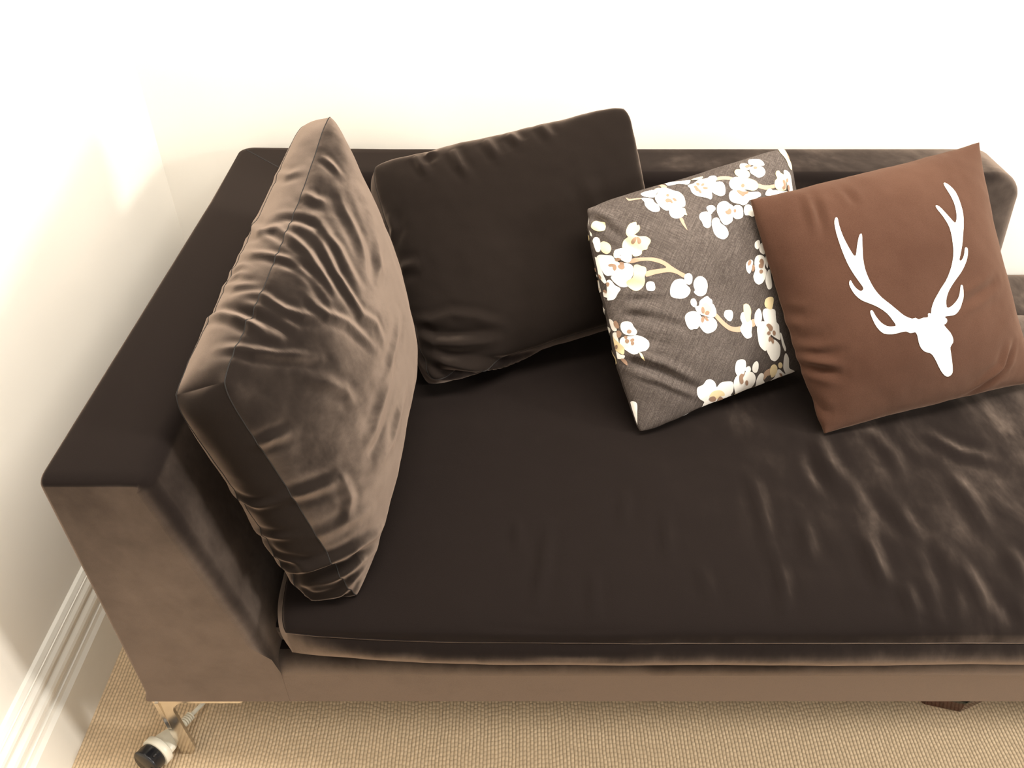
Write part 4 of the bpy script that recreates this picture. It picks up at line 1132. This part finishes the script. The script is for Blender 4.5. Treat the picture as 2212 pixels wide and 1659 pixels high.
ANTLER = """
0.430,0.755 0.450,0.755 0.476,0.724 0.501,0.664 0.500,0.593 0.487,0.515 0.459,0.436 0.410,0.342 0.348,0.240
0.304,0.168 0.290,0.142 0.304,0.133 0.333,0.152 0.356,0.188 0.370,0.217 0.385,0.223 0.398,0.210 0.386,0.167
0.356,0.117 0.302,0.066 0.239,0.022 0.158,-0.033 0.094,-0.087 0.057,-0.141 0.047,-0.196 0.076,-0.202
0.129,-0.182 0.176,-0.150 0.207,-0.100 0.229,-0.059 0.242,-0.053 0.249,-0.068 0.235,-0.117 0.229,-0.166
0.200,-0.212 0.144,-0.257 0.098,-0.272 0.042,-0.267 0.008,-0.267 0.026,-0.287 0.024,-0.310 0.006,-0.325
-0.009,-0.329 0.011,-0.364 0.039,-0.406 0.054,-0.451 0.051,-0.487 0.021,-0.519 0.023,-0.570 0.029,-0.644
0.030,-0.716 0.018,-0.744 -0.012,-0.755 -0.045,-0.736 -0.078,-0.687 -0.114,-0.604 -0.144,-0.544 -0.169,-0.520
-0.204,-0.501 -0.229,-0.466 -0.240,-0.417 -0.242,-0.359 -0.252,-0.331 -0.272,-0.329 -0.297,-0.325
-0.321,-0.306 -0.361,-0.303 -0.427,-0.302 -0.487,-0.278 -0.520,-0.220 -0.533,-0.160 -0.537,-0.112
-0.536,-0.084 -0.524,-0.079 -0.516,-0.092 -0.508,-0.130 -0.485,-0.188 -0.449,-0.229 -0.409,-0.242
-0.385,-0.240 -0.399,-0.195 -0.425,-0.131 -0.475,-0.067 -0.527,-0.021 -0.570,0.016 -0.601,0.066 -0.615,0.117
-0.619,0.159 -0.610,0.185 -0.600,0.188 -0.597,0.169 -0.588,0.130 -0.571,0.099 -0.553,0.089 -0.536,0.105
-0.544,0.144 -0.566,0.223 -0.580,0.294 -0.587,0.374 -0.587,0.469 -0.579,0.572 -0.564,0.648 -0.545,0.687
-0.528,0.698 -0.524,0.682 -0.538,0.625 -0.545,0.540 -0.539,0.455 -0.529,0.389 -0.522,0.371 -0.510,0.373
-0.480,0.438 -0.445,0.502 -0.424,0.525 -0.415,0.517 -0.438,0.448 -0.470,0.341 -0.483,0.251 -0.480,0.168
-0.465,0.080 -0.431,-0.001 -0.382,-0.070 -0.340,-0.133 -0.304,-0.183 -0.256,-0.218 -0.228,-0.218 -0.205,-0.236
-0.164,-0.232 -0.129,-0.238 -0.123,-0.213 -0.110,-0.208 -0.096,-0.215 -0.085,-0.181 -0.046,-0.118 0.025,-0.052
0.100,0.004 0.166,0.073 0.218,0.144 0.255,0.219 0.281,0.317 0.295,0.408 0.283,0.496 0.261,0.561 0.255,0.594
0.265,0.601 0.286,0.587 0.314,0.532 0.341,0.473 0.365,0.430 0.394,0.456 0.419,0.509 0.437,0.591 0.436,0.656
0.427,0.719
"""
#PRINT_DATA_END


def smooth_closed(pts, k=3):
    """closed Catmull-Rom through the given points"""
    P = np.array(pts); n = len(P); out = []
    for i in range(n):
        p0, p1, p2, p3 = P[i - 1], P[i], P[(i + 1) % n], P[(i + 2) % n]
        for j in range(k):
            t = j / k
            out.append(0.5 * ((2 * p1) + (-p0 + p2) * t + (2 * p0 - 5 * p1 + 4 * p2 - p3) * t * t + (-p0 + 3 * p1 - 3 * p2 + p3) * t ** 3))
    return np.clip(np.array(out), -1, 1)


def print_mesh(name, c, shapes, mat, parent, k=3):
    """ink on the cloth: outlines in panel coordinates, cut along the panel's own grid so that they follow every fold"""
    V, F = [], []
    for side, pts, off in shapes:
        poly = smooth_closed(pts, k)
        bm = bmesh.new()
        vs = [bm.verts.new((p[0], p[1], 0)) for p in poly]
        try:
            bm.faces.new(vs)
        except ValueError:
            bm.free(); continue
        bmesh.ops.triangulate(bm, faces=bm.faces[:])
        lo, hi = poly.min(0), poly.max(0)
        for ax_, grid in ((0, c.us), (1, c.vs)):
            no = (1, 0, 0) if ax_ == 0 else (0, 1, 0)
            for g in grid[::2]:
                if lo[ax_] < g < hi[ax_]:
                    co = (g, 0, 0) if ax_ == 0 else (0, g, 0)
                    bmesh.ops.bisect_plane(bm, geom=bm.verts[:] + bm.edges[:] + bm.faces[:], plane_co=co, plane_no=no, dist=1e-6)
        bm.verts.index_update()
        uv = np.array([(v.co.x, v.co.y) for v in bm.verts])
        W = c.at(uv[:, 0], uv[:, 1], side, off)
        b0 = len(V)
        V += [tuple(x) for x in W]
        for f in bm.faces:
            ids = [b0 + v.index for v in f.verts]
            up = f.normal.z > 0
            if (side == 'front') != up: ids = ids[::-1]
            F.append(ids)
        bm.free()
    return mesh_obj(name, V, F, mat, parent)


M_ink_white = plain('white_ink', (0.86, 0.83, 0.76), 0.75, var=0.02)
M_ink_cream = plain('cream_ink', (0.76, 0.62, 0.36), 0.75, var=0.08, nscale=25)
M_ink_tan = plain('tan_ink', (0.30, 0.185, 0.12), 0.8, var=0.08)
M_ink_branch = plain('branch_ink', (0.46, 0.31, 0.21), 0.8, var=0.05)
INK = {'B': ('branch_print', M_ink_branch, 0.0005, 'tan printed branch'), 'W': ('petal_print', M_ink_white, 0.0008, 'white printed petals'),
       'Y': ('cream_petal_print', M_ink_cream, 0.0011, 'cream yellow printed petals'), 'T': ('stamen_print', M_ink_tan, 0.0015, 'brown printed stamen')}
for q, ln in enumerate(BLOSSOM.strip().splitlines()):
    kd, sd, *pp = ln.split()
    nm, mt, off, lb = INK[kd]
    tag(print_mesh(nm, Cc, [('front' if sd == 'f' else 'back', [tuple(map(float, p.split(','))) for p in pp], off + 0.00001 * (q % 9))], mt, Cc.root), lb)
if ANTLER.strip():
    pts = [tuple(map(float, p.split(','))) for p in ANTLER.split()]
    tag(print_mesh('antler_print', D, [('front', pts, 0.0009)], M_ink_white, D.root, k=2), 'white antlered deer skull print')

# ---------------------------------------------------------------- chrome legs
def leg_at(x, y, sx, sy):
    """polished corner leg: L shaped mounting plate and a tapering folded blade.  sx, sy point inwards"""
    bm = bmesh.new()

    def plate(poly, axis, th):
        vs = [bm.verts.new(p) for p in poly]
        f = bm.faces.new(vs)
        r = bmesh.ops.extrude_face_region(bm, geom=[f])
        for g in r['geom']:
            if isinstance(g, bmesh.types.BMVert): g.co += Vector(axis) * th
    # mounting plate under the frame, two tongues with round ends
    T, Wd, zt = 0.150, 0.034, ZB
    pts = [(0, 0), (T - 0.015, 0)]
    for k in range(1, 8):
        a = -math.pi / 2 + math.pi * k / 8
        pts.append((T - 0.017 + 0.017 * math.cos(a), 0.017 + 0.017 * math.sin(a)))
    pts += [(T - 0.015, Wd), (Wd, Wd), (Wd, T - 0.015)]
    for k in range(1, 8):
        a = math.pi * k / 8
        pts.append((0.017 + 0.017 * math.cos(a), T - 0.017 + 0.017 * math.sin(a)))
    pts += [(0, T - 0.015)]
    plate([(x + sx * a, y + sy * b, zt - 0.012) for a, b in pts], (0, 0, 1), 0.012)
    # blade facing the front and blade facing the side, joined at the outer corner
    def width(q): return 0.024 + 0.004 * q + 0.024 * max(0, 1 - q * 6) ** 2
    n = 18
    for ax in (0, 1):
        left, right = [], []
        for k in range(n + 1):
            q = k / n
            z = zt - 0.010 - (zt - 0.011) * q
            lean = 0.006 * q
            wd = width(q)
            if k > n - 4:
                wd *= math.sqrt(max(0.05, 1 - ((k - n + 3) / 3.2) ** 2 * 0.8))
            left.append((lean, z)); right.append((lean + wd, z))
        poly = left + right[::-1]
        if ax == 0:
            P3 = [(x + sx * a, y + sy * 0.001, z) for a, z in poly]; d = (0, sy, 0)
        else:
            P3 = [(x + sx * 0.003, y + sy * (a - 0.002), z) for a, z in poly]; d = (sx, 0, 0)
        plate(P3, d, 0.006)
    bmesh.ops.recalc_face_normals(bm, faces=bm.faces)
    return from_bm('leg', bm, M_chrome, sofa, smooth=False)


for x, y, sx, sy in ((XL + 0.006, YF + 0.004, 1, 1), (XL + 0.006, YB - 0.006, 1, -1), (1.77, YF + 0.006, -1, 1), (1.77, YB - 0.01, -1, -1)):
    tag(leg_at(x, y, sx, sy), 'polished chrome leg')

# ---------------------------------------------------------------- plug and socket on the carpet
def lathe(name, origin, axis, prof_, mat, parent, sides=28, squash=None, smooth=True):
    """prof_: (distance along axis, radius)"""
    axis = np.array(axis, float); axis /= np.linalg.norm(axis)
    up = np.array([0, 0, 1.0]); a = np.cross(up, axis); a /= np.linalg.norm(a); b = np.cross(axis, a)
    V, F = [], []
    for i, (d, r) in enumerate(prof_):
        sa, sb = squash(d) if squash else (1, 1)
        for k in range(sides):
            th = 2 * math.pi * k / sides
            V.append(np.array(origin) + axis * d + r * (sa * math.cos(th) * a + sb * math.sin(th) * b))
    for i in range(len(prof_) - 1):
        for k in range(sides):
            l = (k + 1) % sides
            F.append([i * sides + k, i * sides + l, (i + 1) * sides + l, (i + 1) * sides + k])
    F.append(list(range(sides))[::-1]); F.append([(len(prof_) - 1) * sides + k for k in range(sides)])
    bm = bmesh.new()
    vs = [bm.verts.new(v) for v in V]
    for f in F: bm.faces.new([vs[i] for i in f])
    o = from_bm(name, bm, mat, parent, smooth=smooth)
    return o


pa = np.array([-0.5985, 0.692, 0.027])     # mating plane of plug and socket
pb = np.array([-0.553, 0.790, 0.012])
ax = pb - pa; ax /= np.linalg.norm(ax)
plug = empty('power_plug', tuple(pa)); tag(plug, 'white power plug with flared grip and ribbed neck on the carpet by the chrome leg', 'plug')
lathe('base_disc', pa, ax, [(0.0, 0.0255), (0.001, 0.0268), (0.012, 0.0268), (0.014, 0.0245)], M_white_plastic, plug)
lathe('grip', pa, ax, [(0.012, 0.021), (0.016, 0.0225), (0.026, 0.0215), (0.040, 0.0170), (0.050, 0.0120), (0.058, 0.0088), (0.064, 0.0068)],
      M_white_plastic, plug, squash=lambda d: (1.0, 0.62))
rib = []
d = 0.064
for k in range(5):
    rib += [(d, 0.0065), (d + 0.0004, 0.0082), (d + 0.0024, 0.0082), (d + 0.0028, 0.0052), (d + 0.0042, 0.0052)]
    d += 0.0042
lathe('strain_relief', pa, ax, rib, M_white_plastic, plug, sides=18, smooth=False)
e0 = pa + ax * (d - 0.002)
cab = [e0, e0 + ax * 0.03 + np.array([0, 0, -0.002])]
p0 = cab[-1]
for q in np.linspace(0.08, 1, 26):
    cab.append(p0 + np.array([0.03 * q + 0.12 * q * q, 0.36 * q, 0]) + np.array([0.02 * math.sin(q * 6), 0, 0]))
cab = np.array(cab); cab[1:, 2] = np.maximum(0.0042, cab[1:, 2]); cab[3:, 2] = 0.0042
tube('cord', cab, 0.0038, M_white_plastic, plug)

sock = empty('socket_connector', tuple(pa - ax * 0.012))
tag(sock, 'round black socket connector pushed onto the white plug on the carpet', 'socket')
lathe('body', pa - ax * 0.0005, -ax, [(0.0, 0.0228), (0.002, 0.0236), (0.016, 0.0236), (0.0175, 0.0250), (0.020, 0.0250), (0.022, 0.0228)],
      M_black_plastic, sock, sides=32)
for th in (0.3, 2.2, 4.2):
    up = np.array([0, 0, 1.0]); a_ = np.cross(up, ax); a_ /= np.linalg.norm(a_); b_ = np.cross(ax, a_)
    c_ = pa - ax * 0.011 + 0.0233 * (math.cos(th) * a_ + math.sin(th) * b_)
    tube('grip_rib', [c_ - ax * 0.003, c_ + ax * 0.008], 0.0018, M_black_plastic, sock, sides=8)
# cord outlet and black cord leaving towards the viewer
o0 = pa - ax * 0.014 + np.array([0.012, -0.012, -0.006])
o1 = o0 + np.array([0.010, -0.022, -0.004])
tube('outlet', [o0, o0 * 0.5 + o1 * 0.5, o1], 0.0, M_black_plastic, sock, radii=[0.0095, 0.0088, 0.0068], sides=16)
cb = [o1]
for q in np.linspace(0.05, 1, 24):
    cb.append(np.array([o1[0] + 0.006 * q - 0.03 * math.sin(q * 3) * q, o1[1] - 0.5 * q, max(0.0045, o1[2] * (1 - 4 * q))]))
tube('cord', cb, 0.0036, M_black_plastic, sock)

# ---------------------------------------------------------------- faceted dish under the sofa
tray = empty('lacquer_tray', (0.790, 0.877, 0))
tag(tray, 'glossy dark red brown faceted tray peeking out under the right part of the sofa', 'tray')


def prism_ring(name, rings, mat, n=10, a0=-86.0):
    """rings: (radius, z) from the outside bottom over the rim to the inside"""
    V, F = [], []
    for r, z in rings:
        for k in range(n):
            a = math.radians(a0 + 360 * k / n)
            V.append((0.790 + r * math.cos(a), 0.877 + r * math.sin(a), z))
    m = len(rings)
    for i in range(m - 1):
        for k in range(n):
            l = (k + 1) % n
            F.append([i * n + k, i * n + l, (i + 1) * n + l, (i + 1) * n + k])
    F.append(list(range(n))[::-1]); F.append([(m - 1) * n + k for k in range(n)])
    return mesh_obj(name, V, F, mat, tray, smooth=False)


prism_ring('body', [(0.094, 0.0), (0.0965, 0.003), (0.097, 0.030), (0.090, 0.031), (0.088, 0.006)], M_box)
prism_ring('rim', [(0.0885, 0.0302), (0.0985, 0.0302), (0.0985, 0.036), (0.0885, 0.036)], M_box_dark)
